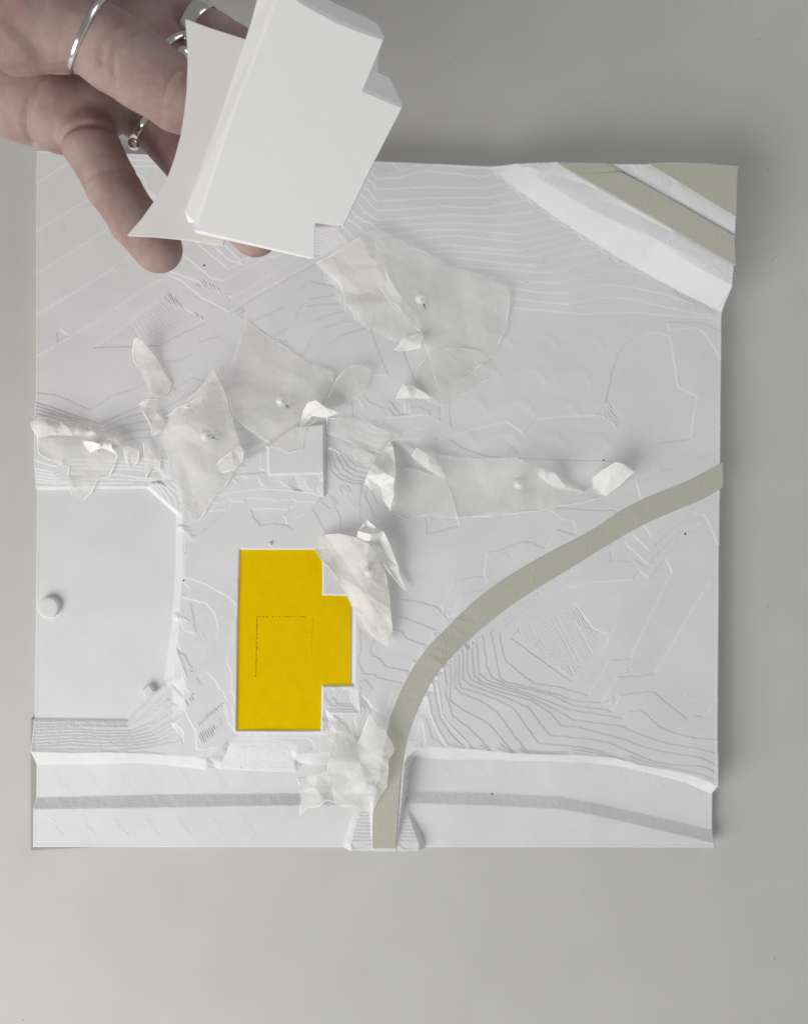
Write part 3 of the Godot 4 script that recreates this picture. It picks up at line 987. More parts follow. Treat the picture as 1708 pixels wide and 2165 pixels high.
func terrain_sides() -> ArrayMesh:
	var t := PackedVector3Array()
	var ring := PackedVector3Array()
	for i in range(0, N, 3): ring.append(edge_point(i, 0))
	for j in range(0, N, 3): ring.append(edge_point(N - 1, j))
	for i in range(N - 1, -1, -3): ring.append(edge_point(i, N - 1))
	for j in range(N - 1, -1, -3): ring.append(edge_point(0, j))
	for k in ring.size():
		var a := ring[k]
		var b := ring[(k + 1) % ring.size()]
		if a.distance_squared_to(b) > 1e-6:
			quad(t, a, Vector3(a.x, 0.05, a.z), Vector3(b.x, 0.05, b.z), b)
	return solid(t, Vector3.ZERO)

func edge_point(i: int, j: int) -> Vector3:
	var p := plan(float(i) / (N - 1), float(j) / (N - 1))
	return Vector3(p.x, ground[j * N + i], p.y)

func relief_texture() -> ImageTexture:
	var n := FastNoiseLite.new()
	n.frequency = 0.22
	n.fractal_octaves = 3
	n.seed = 3
	var fine := n.get_image(R, R, false, false, false).get_data()
	n.frequency = 0.006
	n.seed = 14
	var wide := n.get_image(R, R, false, false, false).get_data()
	n.frequency = 0.03
	n.seed = 24
	var mid := n.get_image(R, R, false, false, false).get_data()
	relief.resize(R * R)
	var tone := PackedFloat32Array()    # one strand of filament, then the next
	tone.resize(6)
	for k in 6:
		tone[k] = sin(k * TAU / 6.0) * 7.0
	for j in R:
		for i in R:
			var k := j * R + i
			var s := tone[(i + j) % 6] if wide[k] > 124 else tone[(i - j + 6000) % 6]
			var much := clampf((mid[k] - 120) / 60.0, 0.12, 1.0)
			relief[k] = clampi(int(150.0 + (fine[k] - 127) * 0.22 + s * much), 0, 255)
	return ImageTexture.create_from_image(Image.create_from_data(R, R, false, Image.FORMAT_L8, relief))

func strip(left: PackedVector2Array, right: PackedVector2Array, lift: float, level: float) -> PackedVector3Array:
	var a := resampled(left, 60)
	var b := resampled(right, 60)
	var top := PackedVector3Array()
	var low := PackedVector3Array()
	for k in a.size():
		top.append(laid(a[k], level, lift))
	for k in range(b.size() - 1, -1, -1):
		top.append(laid(b[k], level, lift))
	for p in top:
		low.append(p - Vector3(0, 0.45, 0))
	var t := PackedVector3Array()
	var n := a.size()
	for k in n - 1:
		quad(t, top[k], top[k + 1], top[2 * n - 2 - k], top[2 * n - 1 - k])
	wall(t, top, low, true)
	return t

func laid(p: Vector2, level: float, lift: float) -> Vector3:
	var w := at(p.x, p.y, level * LAYER)
	var h := 0.0
	for d in [Vector2(0, 0), Vector2(0.5, 0), Vector2(-0.5, 0), Vector2(0, 0.5), Vector2(0, -0.5)]:
		h = maxf(h, height_near(w.x + d.x, w.z + d.y))
	h = minf(h, level * LAYER + 0.7)
	w = at(p.x, p.y, h + lift)
	return Vector3(w.x, h + lift, w.z)

func resampled(p: PackedVector2Array, n: int) -> PackedVector2Array:
	var c := Curve2D.new()
	c.bake_interval = 1.0
	for k in p.size():
		var dir := (p[mini(k + 1, p.size() - 1)] - p[maxi(k - 1, 0)]) / 6.0
		c.add_point(p[k], -dir, dir)
	var out := PackedVector2Array()
	for k in n + 1:
		out.append(c.sample_baked(c.get_baked_length() * k / n))
	return out

func build_site_model():
	build_terrain_heights()
	var root := thing("site_model", "square white printed terrain model with olive roads and a yellow building plot", "architectural model", Vector3.ZERO)
	var pm: StandardMaterial3D = M.print
	pm.albedo_color = Color.WHITE
	pm.albedo_texture = tinted(Color(0.885, 0.887, 0.893), Color(0.922, 0.922, 0.928), 0.018, 41, 6)
	pm.heightmap_enabled = true
	pm.heightmap_texture = relief_texture()
	pm.heightmap_scale = 0.016
	obj("terrain", terrain_mesh(), pm, root)
	terrain_hatches()
	obj("print_strands", solid(strands, Vector3.ZERO), M.print_side, root).set_meta("kind", "stuff")
	obj("side_wall", terrain_sides(), M.print_side, root)
	var plate := obj("base_plate", solid(prism(PackedVector3Array([at(66, 1520, 1), at(400, 1522, 1), at(400, 1780, 1), at(66, 1798, 1)]), PackedVector3Array([at(66, 1520, 0.05), at(400, 1522, 0.05), at(400, 1780, 0.05), at(66, 1798, 0.05)])), Vector3.ZERO), M.board, root)
	plate.set_meta("label", "thin grey board edge showing under the lower left side")

	# olive paper roads
	var l := pts("D", "74,1578 76,1420 100,1300 118,1180 142,1060 165,980 205,890 250,810 300,740 370,665 460,575 560,490 680,410 820,330 1000,235 1130,150 1250,90 1400,30 1553,-53")
	var r := pts("D", "170,1578 182,1420 190,1300 205,1200 228,1090 258,1000 300,910 350,830 420,755 520,660 640,565 760,485 900,400 1060,300 1200,220 1330,160 1450,110 1500,85 1553,52")
	var road := obj("road_strip", solid(strip(l, r, 0.32, 34.0), Vector3.ZERO), M.olive, root)
	road.set_meta("label", "curved olive paper road crossing the canal")
	road = obj("road_strip", solid(strip(pts("B", "1608,476 1420,366 1260,271 1100,182 960,102 856,43"), pts("B", "1602,352 1460,270 1330,195 1200,122 1130,85 1064,43"), 0.6, 72.0), Vector3.ZERO), M.olive, root)
	road.set_meta("label", "straight olive paper road beside the bright ramp")
	var corner := PackedVector3Array()
	var under := PackedVector3Array()
	for p in pts("B", "1238,44 1340,40 1480,44 1617,56 1612,150 1606,266 1460,178 1330,98"):
		var w := laid(p, 78.0, 0.0)
		var q := at(p.x, p.y, 16.1)
		corner.append(q)
		under.append(q - Vector3(0, 0.45, 0))
	road = obj("road_strip", solid(prism(corner, under), Vector3.ZERO), M.olive, root)
	road.set_meta("label", "olive paper triangle on the highest corner")

	# yellow paper in the sunk plot
	var top := PackedVector3Array()
	var low := PackedVector3Array()
	for p in pts("P", "506,1160 684,1160 683,1190 682,1256 742.5,1258 741,1452 681,1452 679,1545 499,1545 503,1300"):
		top.append(at(p.x, p.y, 6.45))
		low.append(at(p.x, p.y, 6.0))
	var st := SurfaceTool.new()
	st.begin(Mesh.PRIMITIVE_TRIANGLES)
	st.set_smooth_group(-1)
	var x0 := at(500, 0, 5.75).x
	var x1 := at(745, 0, 5.75).x
	var z0 := at(0, 1162, 5.75).z
	var z1 := at(0, 1542, 5.75).z
	for v in prism(top, low):
		st.set_uv(Vector2((v.x - x0) / (x1 - x0), (v.z - z0) / (z1 - z0)))
		st.add_vertex(v * MM)
	st.generate_normals()
	var inlay := obj("yellow_inlay", st.commit(), M.yellow, root)
	inlay.set_meta("label", "flat yellow paper with a pencilled square in the sunk building plot")

	# small printed volumes
	var g := on_ground(107, 1283, 0)
	obj("round_tank", lathe([[0.0, 1.75], [1.9, 1.75], [2.75, 1.65], [3.0, 1.4], [3.05, 0.0]], g, 40), M.print_side, root)
	g = on_ground(317, 1459, 0)
	var cube := PackedVector3Array()
	var foot := PackedVector3Array()
	var crown := PackedVector3Array()
	for k in 4:
		var d := Vector3(cos(k * PI / 2 + 0.15), 0, sin(k * PI / 2 + 0.15))
		crown.append(g + d * 1.65 + Vector3(0, 1.75, 0))
		cube.append(g + d * 1.9 + Vector3(0, 1.55, 0))
		foot.append(g + d * 1.95 - Vector3(0, 0.2, 0))
	var ct := prism(cube, foot)
	wall(ct, crown, cube, true)
	ct.append_array(prism(crown, crown, false))
	obj("small_house", solid(ct, Vector3.ZERO), M.print_side, root)
	obj("round_knob", lathe([[0.0, 0.75], [0.3, 0.7], [0.5, 0.4], [0.55, 0.0]], on_ground(572, 1150, 0), 18), M.print_side, root)
	for p in [Vector2(1275.5, 973), Vector2(1448, 1129), Vector2(1040, 1679.5), Vector2(432, 561), Vector2(389, 1227)]:
		obj("pin_hole", lathe([[0.0, 0.03], [0.26, 0.03], [0.3, -0.1]], on_ground(p.x, p.y, 0.03), 10), M.hole, root)

func lathe(profile: Array, base: Vector3, n: int) -> ArrayMesh:
	var t := PackedVector3Array()
	for k in profile.size() - 1:
		for i in n:
			var a := TAU * i / n
			var b := TAU * (i + 1) / n
			var d := Vector3(cos(a), 0, sin(a))
			var e := Vector3(cos(b), 0, sin(b))
			var p0: Vector3 = base + d * profile[k][0] + Vector3(0, profile[k][1], 0)
			var p1: Vector3 = base + e * profile[k][0] + Vector3(0, profile[k][1], 0)
			var q0: Vector3 = base + d * profile[k + 1][0] + Vector3(0, profile[k + 1][1], 0)
			var q1: Vector3 = base + e * profile[k + 1][0] + Vector3(0, profile[k + 1][1], 0)
			quad(t, p0, p1, q1, q0)
	return solid(t, Vector3.ZERO)


# ------------------------------------------------------------------ torn tracing paper and its pins
# outline and inner points are "x,y,lift": pixels of the photograph, and mm over the terrain (or over a level base when given)
func scrap(label: String, outline: String, inner: String, m: Material, crumple: float, base := -1.0) -> void:
	var flatter := 0.6 if m == M.tracing_clear else 0.8
	var px := PackedVector2Array()
	var ring := PackedVector2Array()
	var lift := PackedFloat32Array()
	var o := pts3(outline)
	for k in o.size():      # torn edges wander a little
		var a: Vector3 = o[k]
		var b: Vector3 = o[(k + 1) % o.size()]
		var n := maxi(1, int(Vector2(a.x, a.y).distance_to(Vector2(b.x, b.y)) / 14.0))
		for i in n:
			var p := a.lerp(b, float(i) / n)
			if i > 0:
				p += Vector3(rng.randf_range(-1.6, 1.6), rng.randf_range(-1.6, 1.6), rng.randf_range(-0.25, 0.25))
			px.append(Vector2(p.x, p.y))
			ring.append(Vector2(p.x, p.y))
			lift.append(maxf(0.15, p.z * flatter))
	for p in pts3(inner):
		px.append(Vector2(p.x, p.y))
		lift.append(p.z * flatter)
	var at3 := PackedVector3Array()
	for k in px.size():
		at3.append(on_ground(px[k].x, px[k].y, lift[k]) if base < 0.0 else at(px[k].x, px[k].y, base + lift[k]))
	var tri := Geometry2D.triangulate_delaunay(px)
	var t := PackedVector3Array()
	for k in range(0, tri.size(), 3):
		var c := (px[tri[k]] + px[tri[k + 1]] + px[tri[k + 2]]) / 3.0
		if Geometry2D.is_point_in_polygon(c, ring):
			divide(t, at3[tri[k]], at3[tri[k + 1]], at3[tri[k + 2]], 4)
	var fold := FastNoiseLite.new()
	fold.seed = int(px[0].x)
	fold.frequency = 0.10
	fold.fractal_octaves = 2
	var mid := Vector3.ZERO
	var soft := 0.5 if crumple < 0.46 else 0.55 if crumple < 0.65 else 0.1
	var creases := []          # folds right across the piece: [a place on it, its normal, how steep]
	for k in (3 if crumple < 0.28 else 5 if crumple < 0.46 else 7):
		var on := at3[rng.randi_range(0, at3.size() - 1)].lerp(at3[at3.size() - 1 - rng.randi_range(0, mini(3, at3.size() - 1))], 0.6)
		creases.append([Vector2(on.x, on.z), Vector2.from_angle(rng.randf() * TAU), rng.randf_range(0.08, 0.17) * (1.0 if k % 2 == 0 else -1.0) * (0.6 + crumple)])
	var known := {}
	for k in t.size():
		var key := Vector3i(t[k] * 200.0)
		if not known.has(key):
			known[key] = folded(t[k], at3, soft, creases, crumple, fold)
		t[k] = known[key]
		mid += t[k] / t.size()
	var g := Vector3(mid.x, height(mid.x, mid.z), mid.z)
	var s := obj("tracing_paper_scrap", solid(t, g, true), m, self)
	s.position = g * MM
	tag(s, label, "paper scrap", "torn tracing paper pieces on the terrain model")
	# the torn edge shows whiter fibres
	var rim := PackedVector3Array()
	var flat := PackedVector2Array()
	for k in ring.size(): flat.append(Vector2(at3[k].x, at3[k].z))
	for k in ring.size():
		var n := (k + 1) % ring.size()
		var side := (flat[n] - flat[k]).normalized().orthogonal()
		if not Geometry2D.is_point_in_polygon((flat[k] + flat[n]) / 2.0 + side * 0.05, flat):
			side = -side
		var parts := maxi(2, int(flat[n].distance_to(flat[k]) / 0.6))
		for i in parts:
			var w0 := edge_width(flat[k].lerp(flat[n], float(i) / parts), fold)
			var w1 := edge_width(flat[k].lerp(flat[n], float(i + 1) / parts), fold)
			if w0 + w1 < 0.12:
				continue
			var a := at3[k].lerp(at3[n], float(i) / parts)
			var b := at3[k].lerp(at3[n], float(i + 1) / parts)
			a = folded(a, at3, soft, creases, crumple, fold) + Vector3(0, 0.05, 0)
			b = folded(b, at3, soft, creases, crumple, fold) + Vector3(0, 0.05, 0)
			quad(rim, a, b, b + Vector3(side.x * w1, 0.04, side.y * w1), a + Vector3(side.x * w0, 0.04, side.y * w0))
	if rim.size() > 0:
		obj("torn_edge", solid(rim, g), M.fibres, s)

func edge_width(p: Vector2, fold: FastNoiseLite) -> float:
	return clampf(0.16 + 0.55 * fold.get_noise_3d(p.x * 1.7, 9.0, p.y * 1.7), 0.0, 0.34)

func sagging(v: Vector3, pins: PackedVector3Array) -> float:    # the soft sheet through its measured points
	var sum := 0.0
	var all := 1e-6
	for p in pins:
		var w := exp(-((p.x - v.x) * (p.x - v.x) + (p.z - v.z) * (p.z - v.z)) / 9.0)
		sum += w * p.y
		all += w
	return sum / all if all > 1e-4 else v.y

func folded(v: Vector3, pins: PackedVector3Array, soft: float, creases: Array, crumple: float, fold: FastNoiseLite) -> Vector3:
	v.y = lerpf(v.y, sagging(v, pins), soft)
	for c in creases:
		var far := absf((Vector2(v.x, v.z) - c[0]).dot(c[1]))
		v.y += c[2] * (minf(far, 5.0) - 2.0)
	return settled(v, crumple, fold)

func settled(v: Vector3, crumple: float, fold: FastNoiseLite) -> Vector3:
	v.y += crumple * 0.30 * (0.45 - 1.6 * absf(fold.get_noise_3d(v.x, 0.0, v.z)))
	v.y += crumple * 0.4 * fold.get_noise_3d(v.x * 0.35, 40.0, v.z * 0.35)
	v.y = maxf(v.y, height(v.x, v.z) + 0.18)
	return v

func divide(t: PackedVector3Array, a: Vector3, b: Vector3, c: Vector3, deep: int) -> void:
	if deep == 0:
		if (b - a).cross(c - a).y > 0.0:
			t.append_array(PackedVector3Array([a, c, b]))
		else:
			t.append_array(PackedVector3Array([a, b, c]))
		return
	var ab := (a + b) / 2.0
	var bc := (b + c) / 2.0
	var ca := (c + a) / 2.0
	divide(t, a, ab, ca, deep - 1)
	divide(t, ab, b, bc, deep - 1)
	divide(t, ca, bc, c, deep - 1)
	divide(t, ab, bc, ca, deep - 1)

func build_papers():
	var clear: Material = M.tracing_clear
	var full: Material = M.tracing
	var warm: Material = M.tracing_warm
	var twice: Material = M.tracing_double
	scrap("largest flat translucent sheet, pinned just below the contour steps of the bright ramp", "795,483,5 860,516,4 940,557,3 1000,578,3 1077,607,2.5 1073,690,1.5 1045,748,0.6 985,800,0.5 930,830,0.5 905,760,1 888,700,3 830,650,4 790,590,6", "891,640,4 850,560,5 960,640,3 1010,690,1.5 940,740,1 830,600,5", clear, 0.25)
	scrap("thin pale sheet spreading below the largest sheet onto the wavy flat ground", "905,752,1 950,735,1.4 1010,742,1 1040,765,0.6 1030,800,0.5 985,830,0.5 940,860,0.5 905,850,0.6 872,815,1 880,780,1.2", "950,790,1.2 920,800,1.5 985,780,1", clear, 0.2)
	scrap("narrow bright splinter of paper along the left side of the largest sheet", "812,560,4 830,600,5 858,640,4 884,680,3 890,704,2 870,690,2.5 840,655,3 818,610,4", "845,645,5", full, 0.3)
	scrap("creased grey translucent strip under the lower tip of the held white block", "668,556,2 700,540,5 760,500,8 795,483,6 800,560,5 835,640,4 888,700,3.5 890,735,2 835,722,1 770,692,1 735,650,2 715,600,3", "740,560,4 780,540,7 770,620,3 820,660,2 720,580,5 790,650,2.5", clear, 0.7)
	scrap("small rolled paper corner at the bottom of the creased grey strip", "893,700,4 896,712,6 888,738,5 862,742,2 832,740,1 850,715,1.5", "875,722,4", twice, 0.4)
	scrap("broad pinned sheet leaning over the raised rectangular slab", "520,674,1 552,700,1 585,720,1 646,763,1 706,789,1.5 700,830,2 690,862,2.5 670,890,2 646,905,1.2 640,950,1 610,960,0.6 581,949,0.6 548,925,1 508,893,2 488,868,3 483,832,4 479,795,3 490,770,2 497,745,2", "596,860,4 560,780,3 620,810,3 540,868,4.5 600,905,3 520,760,2 570,740,2 650,840,2.5", clear, 0.3)
	scrap("bright curled lip standing up at the edge of the broad pinned sheet", "634,909,1 640,870,4 650,850,9 668,846,10 690,862,7 716,873,5 690,884,3 660,880,3", "655,872,5", twice, 0.3)
	scrap("pinned sheet with a pointed top and a long tongue reaching down beside the recessed square", "451,779,9 465,808,6 479,836,5 490,880,4 504,925,3 510,942,4 516,957,6 505,975,4 496,994,2 484,1018,1 455,1051,0.6 440,1075,0.5 423,1099,0.4 406,1103,0.3 390,1075,0.4 370,1006,1 358,965,2 342,929,3 350,905,5 357,880,6 394,848,5 420,825,6 435,811,7", "437,935,5 420,880,6 460,870,5 410,960,4 450,990,2.5 420,1040,1 480,960,3 400,900,6 440,850,6 385,930,4", full, 0.35)
	scrap("three-cornered flap folded over the right side of the pointed sheet", "455,985,2 480,962,4 505,941,6 517,952,6 512,975,4 497,995,3 470,1000,2", "490,968,6", full, 0.3)
	scrap("pale crossing flap over the top of the pointed sheet near the curled ribbon", "352,880,5 372,862,6 400,850,7 430,838,7 425,852,6 398,868,5 370,880,5", "395,862,8", twice, 0.3)
	scrap("narrow curled ribbon of paper hooked to the pointed sheet", "297,856,4 303,846,8 315,840,9 337,839,6 330,850,3 320,862,2 345,885,2 357,899,3 345,912,4 322,922,1.5 318,900,2 306,880,5", "325,890,1.5 310,862,4", full, 0.3)
	scrap("rounded blade of paper with a white raised tip, alone above the curled ribbon", "283,714,8 292,713,9 301,719,8 318,740,4 333,760,2 350,790,1 364,811,0.5 352,838,0.5 332,838,0.5 317,830,0.6 300,790,1 284,765,3 279,745,5", "300,745,4 330,800,0.8 310,770,2", full, 0.2)
	scrap("crinkled band of tissue overhanging the left edge of the model", "69,884,1 100,886,1.6 133,893,1 170,894,2 208,898,1.5 250,918,2 258,938,1 223,925,2 158,922,1 108,920,1.2 80,925,0.8", "150,905,3 200,910,3.5 110,903,2.5 235,920,3", full, 0.9)
	scrap("ragged tissue hanging over the top wall of the recessed square", "80,923,0.6 173,931,2 255,943,1.5 253,968,1 233,1006,0.8 208,1016,0.6 195,1043,1 175,1058,1 155,1046,0.8 143,1013,0.6 145,988,1 103,973,0.6 80,956,0.4", "180,960,2.5 220,980,1.5 170,1010,1.5 130,950,2", clear, 0.6)
	scrap("bright crumpled fold on the ragged tissue at the left", "175,931,4 198,934,6 223,931,5 253,943,5 250,961,4 218,948,5 190,958,4 178,943,3", "215,940,8 240,950,7", twice, 0.8)
	scrap("small pointed tooth of paper between the ragged tissue and the pointed sheet", "258,936,2 273,943,3 295,953,3 293,973,2 278,996,0.5 268,978,1", "278,960,3", clear, 0.3)
	scrap("forked tooth of paper touching the side of the pointed sheet", "303,936,3 318,948,3 338,973,2 340,998,0.8 323,988,1 310,1013,0.5 305,973,1.5", "320,970,2.5", clear, 0.3)
	scrap("flat strip of paper beginning at the upper right corner of the slab", "690,883,1.5 753,886,1 808,908,1.5 848,923,2 828,933,2.5 808,958,3.5 748,938,3.5 690,916,3", "750,912,2 800,930,2.5", clear, 0.3)
	scrap("bright leaf-shaped sliver over the curved terraces beside the slab", "694,948,4 730,950,3 764,948,2 789,962,2 785,981,3 760,984,3 736,967,4", "750,960,3.5", twice, 0.25)
	scrap("bright crumpled triangle at the left end of the long pinned sheet", "820,928,3 832,945,4 837,995,6 834,1046,7 826,1080,5 800,1045,4 770,1023,2 775,1007,3 795,960,3", "815,1000,8 805,1030,3 820,960,2", twice, 0.9)
	scrap("grey translucent rectangle of paper right beside the bright crumpled triangle", "831,995,4 870,990,2 943,1015,1.5 950,1050,1 966,1096,0.5 900,1090,0.6 859,1099,0.5 835,1088,1 828,1060,2", "890,1050,1.5", clear, 0.2)
	scrap("long pinned sheet stretched above the curved olive road", "850,940,2 927,962,3 1000,970,2 1084,967,5 1100,975,6 1150,1000,4 1230,1040,1 1262,1020,3 1302,976,5 1320,985,3 1339,998,1.5 1280,1049,1 1240,1062,0.6 1140,1080,0.5 1056,1091,0.4 966,1096,0.4 952,1050,1.5 943,1015,3 890,985,2", "1098,1035,4 1050,1020,3 1130,1040,2 1010,1040,1 1180,1050,1 1075,1060,1.5 1115,1000,5", clear, 0.4)
	scrap("bright crooked strip between the crumpled triangle and the pin of the long sheet", "880,945,4 905,962,5 930,985,4 943,1012,3 920,1005,3 895,985,3 870,965,3", "908,980,5.5", full, 0.4)
	scrap("bright folded flap beside the pin of the long sheet", "1090,968,8 1128,988,7 1150,990,7 1173,1000,6 1196,1029,3 1229,1042,1.5 1170,1030,4 1135,1005,6 1110,985,7", "1150,1005,7", twice, 0.4)
	scrap("bright turned-up end of the long sheet nearest the olive road", "1252,1012,4 1270,995,6 1302,976,9 1318,982,8 1339,998,6 1310,1025,4 1280,1049,3 1255,1040,3", "1290,1010,6", twice, 0.3)
	scrap("small lone bright triangle of paper on the flat ground", "837,844,1 845,825,4 854,810,6 872,814,4 913,843,0.6 870,842,1", "865,828,4", twice, 0.2)
	scrap("faint folded piece between the broad sheet and the lone bright triangle", "739,774,3 762,772,4 786,782,3 780,800,2 775,830,2 750,845,1.5 720,860,2 691,878,1 688,850,2 700,825,3 712,800,4", "745,810,3", clear, 0.4)
	scrap("cream pinned sheet overlapping the corner of the yellow plot", "666,1161,1.5 670,1145,3 678,1133,4 716,1128,5 754,1137,6 780,1150,8 800,1180,5 815,1210,3 822,1248,3 826,1289,2 830,1325,3 824,1368,4 805,1358,2 793,1351,1.5 781,1339,2 762,1327,2 752,1296,2.5 743,1281,2 721,1236,4 700,1205,5 683,1188,2.5", "780,1215,6 740,1180,6 720,1160,5 760,1240,5 790,1290,4 800,1240,4 700,1160,4 775,1175,7", warm, 0.45, 6.6)
	scrap("white crumpled crest standing behind the pin of the cream sheet", "754,1137,5 757,1122,7 774,1097,6 796,1116,8 812,1124,7 824,1149,6 834,1175,4 841,1195,3 845,1215,2 860,1250,2 850,1243,1.5 835,1225,2 815,1200,5 790,1165,6", "785,1130,10 800,1150,4 775,1115,4 820,1180,3", twice, 0.9, 6.6)
	scrap("white star-shaped crumpled sheet beside the bridge, without a pin", "705,1513,2 731,1546,2 755,1572,3 765,1555,5 769,1537,7 781,1507,9 797,1534,8 814,1544,6 835,1584,5 821,1608,7 821,1631,7 818,1667,6 788,1714,3 774,1716,2 752,1708,4 721,1705,3 691,1693,5 672,1707,3 648,1709,3 632,1726,1 636,1690,4 629,1641,5 648,1638,3 672,1636,4 693,1627,4 695,1610,6 700,1590,5 705,1570,6 693,1556,3 695,1527,2", "771,1650,9 729,1591,8 760,1610,4 800,1600,5 740,1640,3 700,1660,4 665,1665,6 720,1690,6 790,1690,5 745,1600,6 680,1690,8 710,1545,5 740,1570,3 800,1640,8 655,1655,3", full, 0.5, 6.0)

func build_pins():
	var rows := [
		[891, 630, "clear ball pin through the largest flat sheet", 1.5, 0.5],
		[596, 846, "clear ball pin through the broad sheet over the slab", 0.6, 1.0],
		[437, 920, "clear ball pin through the sheet with the pointed top", 0.8, 0.4],
		[1098, 1022, "clear ball pin through the long sheet above the olive road", 1.2, -0.3],
		[782, 1208, "clear ball pin with its dark shaft showing, through the cream sheet", -0.5, -2.6],
	]
	for r in rows:
		var foot := on_ground(r[0], r[1], 0.0)
		var head := at(r[0], r[1], foot.y + 10.0)
		foot = Vector3(head.x + r[3], foot.y - 1.0, head.z + r[4])
		var root := thing("ball_pin", r[2], "pin", foot, "clear ball pins in the terrain model")
		var ball := SphereMesh.new()
		ball.radius = 1.75 * MM
		ball.height = 3.5 * MM
		ball.radial_segments = 32
		ball.rings = 16
		var h := obj("pin_head", ball, M.bead, root)
		h.position = (head - foot) * MM
		var t := PackedVector3Array()
		rod(t, Vector3.ZERO, (head - foot) * 0.9, 0.1, 0.36, 12)
		obj("pin_shaft", solid(t, Vector3.ZERO, true), M.steel, root)

func rod(t: PackedVector3Array, a: Vector3, b: Vector3, ra: float, rb: float, n: int) -> void:
	var w := (b - a).normalized()
	var u := w.cross(Vector3(0.6, 0.1, -0.75)).normalized()
	var v := w.cross(u)
	for i in n:
		var d := u * cos(TAU * i / n) + v * sin(TAU * i / n)
		var e := u * cos(TAU * (i + 1) / n) + v * sin(TAU * (i + 1) / n)
		quad(t, a + d * ra, b + d * rb, b + e * rb, a + e * ra)

# ------------------------------------------------------------------ the held block
# pixels of the photograph laid onto the plane through three measured points
func ring3(s: String, a: Vector3, b: Vector3, c: Vector3) -> PackedVector3Array:
	var out := PackedVector3Array()
	var face := Plane(at(a.x, a.y, a.z), at(b.x, b.y, b.z), at(c.x, c.y, c.z))
	var eye := Vector3(0, EYE, 0)
	for w in s.split(" ", false):
		var p = w.split(",")
		out.append(face.intersects_ray(eye, at(float(p[0]), float(p[1]), 0.0) - eye))
	return out

func build_block():
	var base := at(560, 300, 76)
	var root := thing("held_building", "plain white foam building block with a card flange, held above the model by the hand", "building model", base)
	var front := ring3("592,-30 549,88 491,236 414,473 404,486 667,549 669,474 728,480 790,352 853,226 770,191 792,135 814,82 779,69 715,44 640,4", Vector3(414, 473, 84), Vector3(667, 549, 80), Vector3(592, -25, 94))
	var back := ring3("560,-60 530,51 464,250 391,446 398,470 652,528 656,455 714,460 770,330 823,164 792,151 797,100 798,50 770,35 710,8 640,-30", Vector3(414, 473, 79.8), Vector3(667, 549, 75.8), Vector3(592, -25, 89.8))
	var mid := PackedVector3Array()
	var top := PackedVector3Array()
	var c := Vector3.ZERO
	for p in front: c += p / front.size()
	for k in front.size():
		var dir := (front[k] - back[k]).normalized()
		mid.append(front[k] - dir * 0.5)
		# a small chamfer round the front face
		var a := (front[(k + 1) % front.size()] - front[k]).normalized()
		var b := (front[(k - 1 + front.size()) % front.size()] - front[k]).normalized()
		var inward := a + b
		inward = inward.normalized() if inward.length() > 0.15 else (c - front[k]).normalized()
		var f2 := PackedVector2Array()
		for p in front: f2.append(Vector2(p.x, p.z))
		if not Geometry2D.is_point_in_polygon(Vector2(front[k].x, front[k].z) + Vector2(inward.x, inward.z) * 0.5, f2):
			inward = -inward
		top.append(front[k] + inward * 0.45 + dir * 0.12)
	var t := prism(top, top, false)
	var flat := PackedVector2Array()
	for p in top: flat.append(Vector2(p.x, p.z))
	var turned := Geometry2D.is_polygon_clockwise(flat)
	wall(t, top, mid, turned)
	var deep := PackedVector3Array()
	for p in back:
		deep.append(p - Vector3(0, 6.0, 0))
	wall(t, mid, back, turned)
	wall(t, back, deep, turned)
	t.append_array(prism(deep, deep, false))
	obj("block_body", solid(t, base), M.foam, root)
	var up := ring3("270,497 302,460 331,419 353,380 370,333 382,288 390,240 395,190 397,140 396,90 392,40 440,58 515,82 560,100 530,300 480,470 472,518 445,515 400,507 330,500", Vector3(270, 497, 74), Vector3(480, 471, 72.5), Vector3(392, 40, 82.5))
	var low := PackedVector3Array()
	for p in up:
		low.append(p - Vector3(0, 0.7, 0))
	var flange := obj("card_flange", solid(prism(up, low), base), M.card, root)
	flange.set_meta("label", "thin curved card flange standing out behind the block")

# ------------------------------------------------------------------ the hand
var field := PackedFloat32Array()
var f_size := Vector3i()
var f_low := Vector3()
const CELL := 0.65

func smin(a: float, b: float, k: float) -> float:
	var h := maxf(k - absf(a - b), 0.0) / k
	return minf(a, b) - h * h * k * 0.25

# one finger or one mass of the palm: "x,y,height,radius" joints, px and mm
func chain(s: String, inner: float, outer: float) -> void:
	var j := []
	for w in s.split(" ", false):
		var p = w.split(",")
		j.append([at(float(p[0]), float(p[1]), float(p[2])), float(p[3])])
	var box := AABB(j[0][0], Vector3.ZERO)
	for b in j:
		box = box.expand(b[0] + Vector3.ONE * (b[1] + 4.0)).expand(b[0] - Vector3.ONE * (b[1] + 4.0))
	var lo := Vector3i(((box.position - f_low) / CELL).floor()).clamp(Vector3i.ZERO, f_size - Vector3i.ONE)
	var hi := Vector3i(((box.end - f_low) / CELL).ceil()).clamp(Vector3i.ZERO, f_size - Vector3i.ONE)
	for z in range(lo.z, hi.z + 1):
		for y in range(lo.y, hi.y + 1):
			for x in range(lo.x, hi.x + 1):
				var p := f_low + Vector3(x, y, z) * CELL
				var d := 1e3
				for k in j.size() - 1:
					var a: Vector3 = j[k][0]
					var ab: Vector3 = j[k + 1][0] - a
					var t := clampf((p - a).dot(ab) / ab.length_squared(), 0.0, 1.0)
					var e := p.distance_to(a + ab * t) - lerpf(j[k][1], j[k + 1][1], t)
					d = e if k == 0 else smin(d, e, inner)
				var at_ := (z * f_size.y + y) * f_size.x + x
				field[at_] = smin(field[at_], d, outer) if field[at_] < 900.0 else d

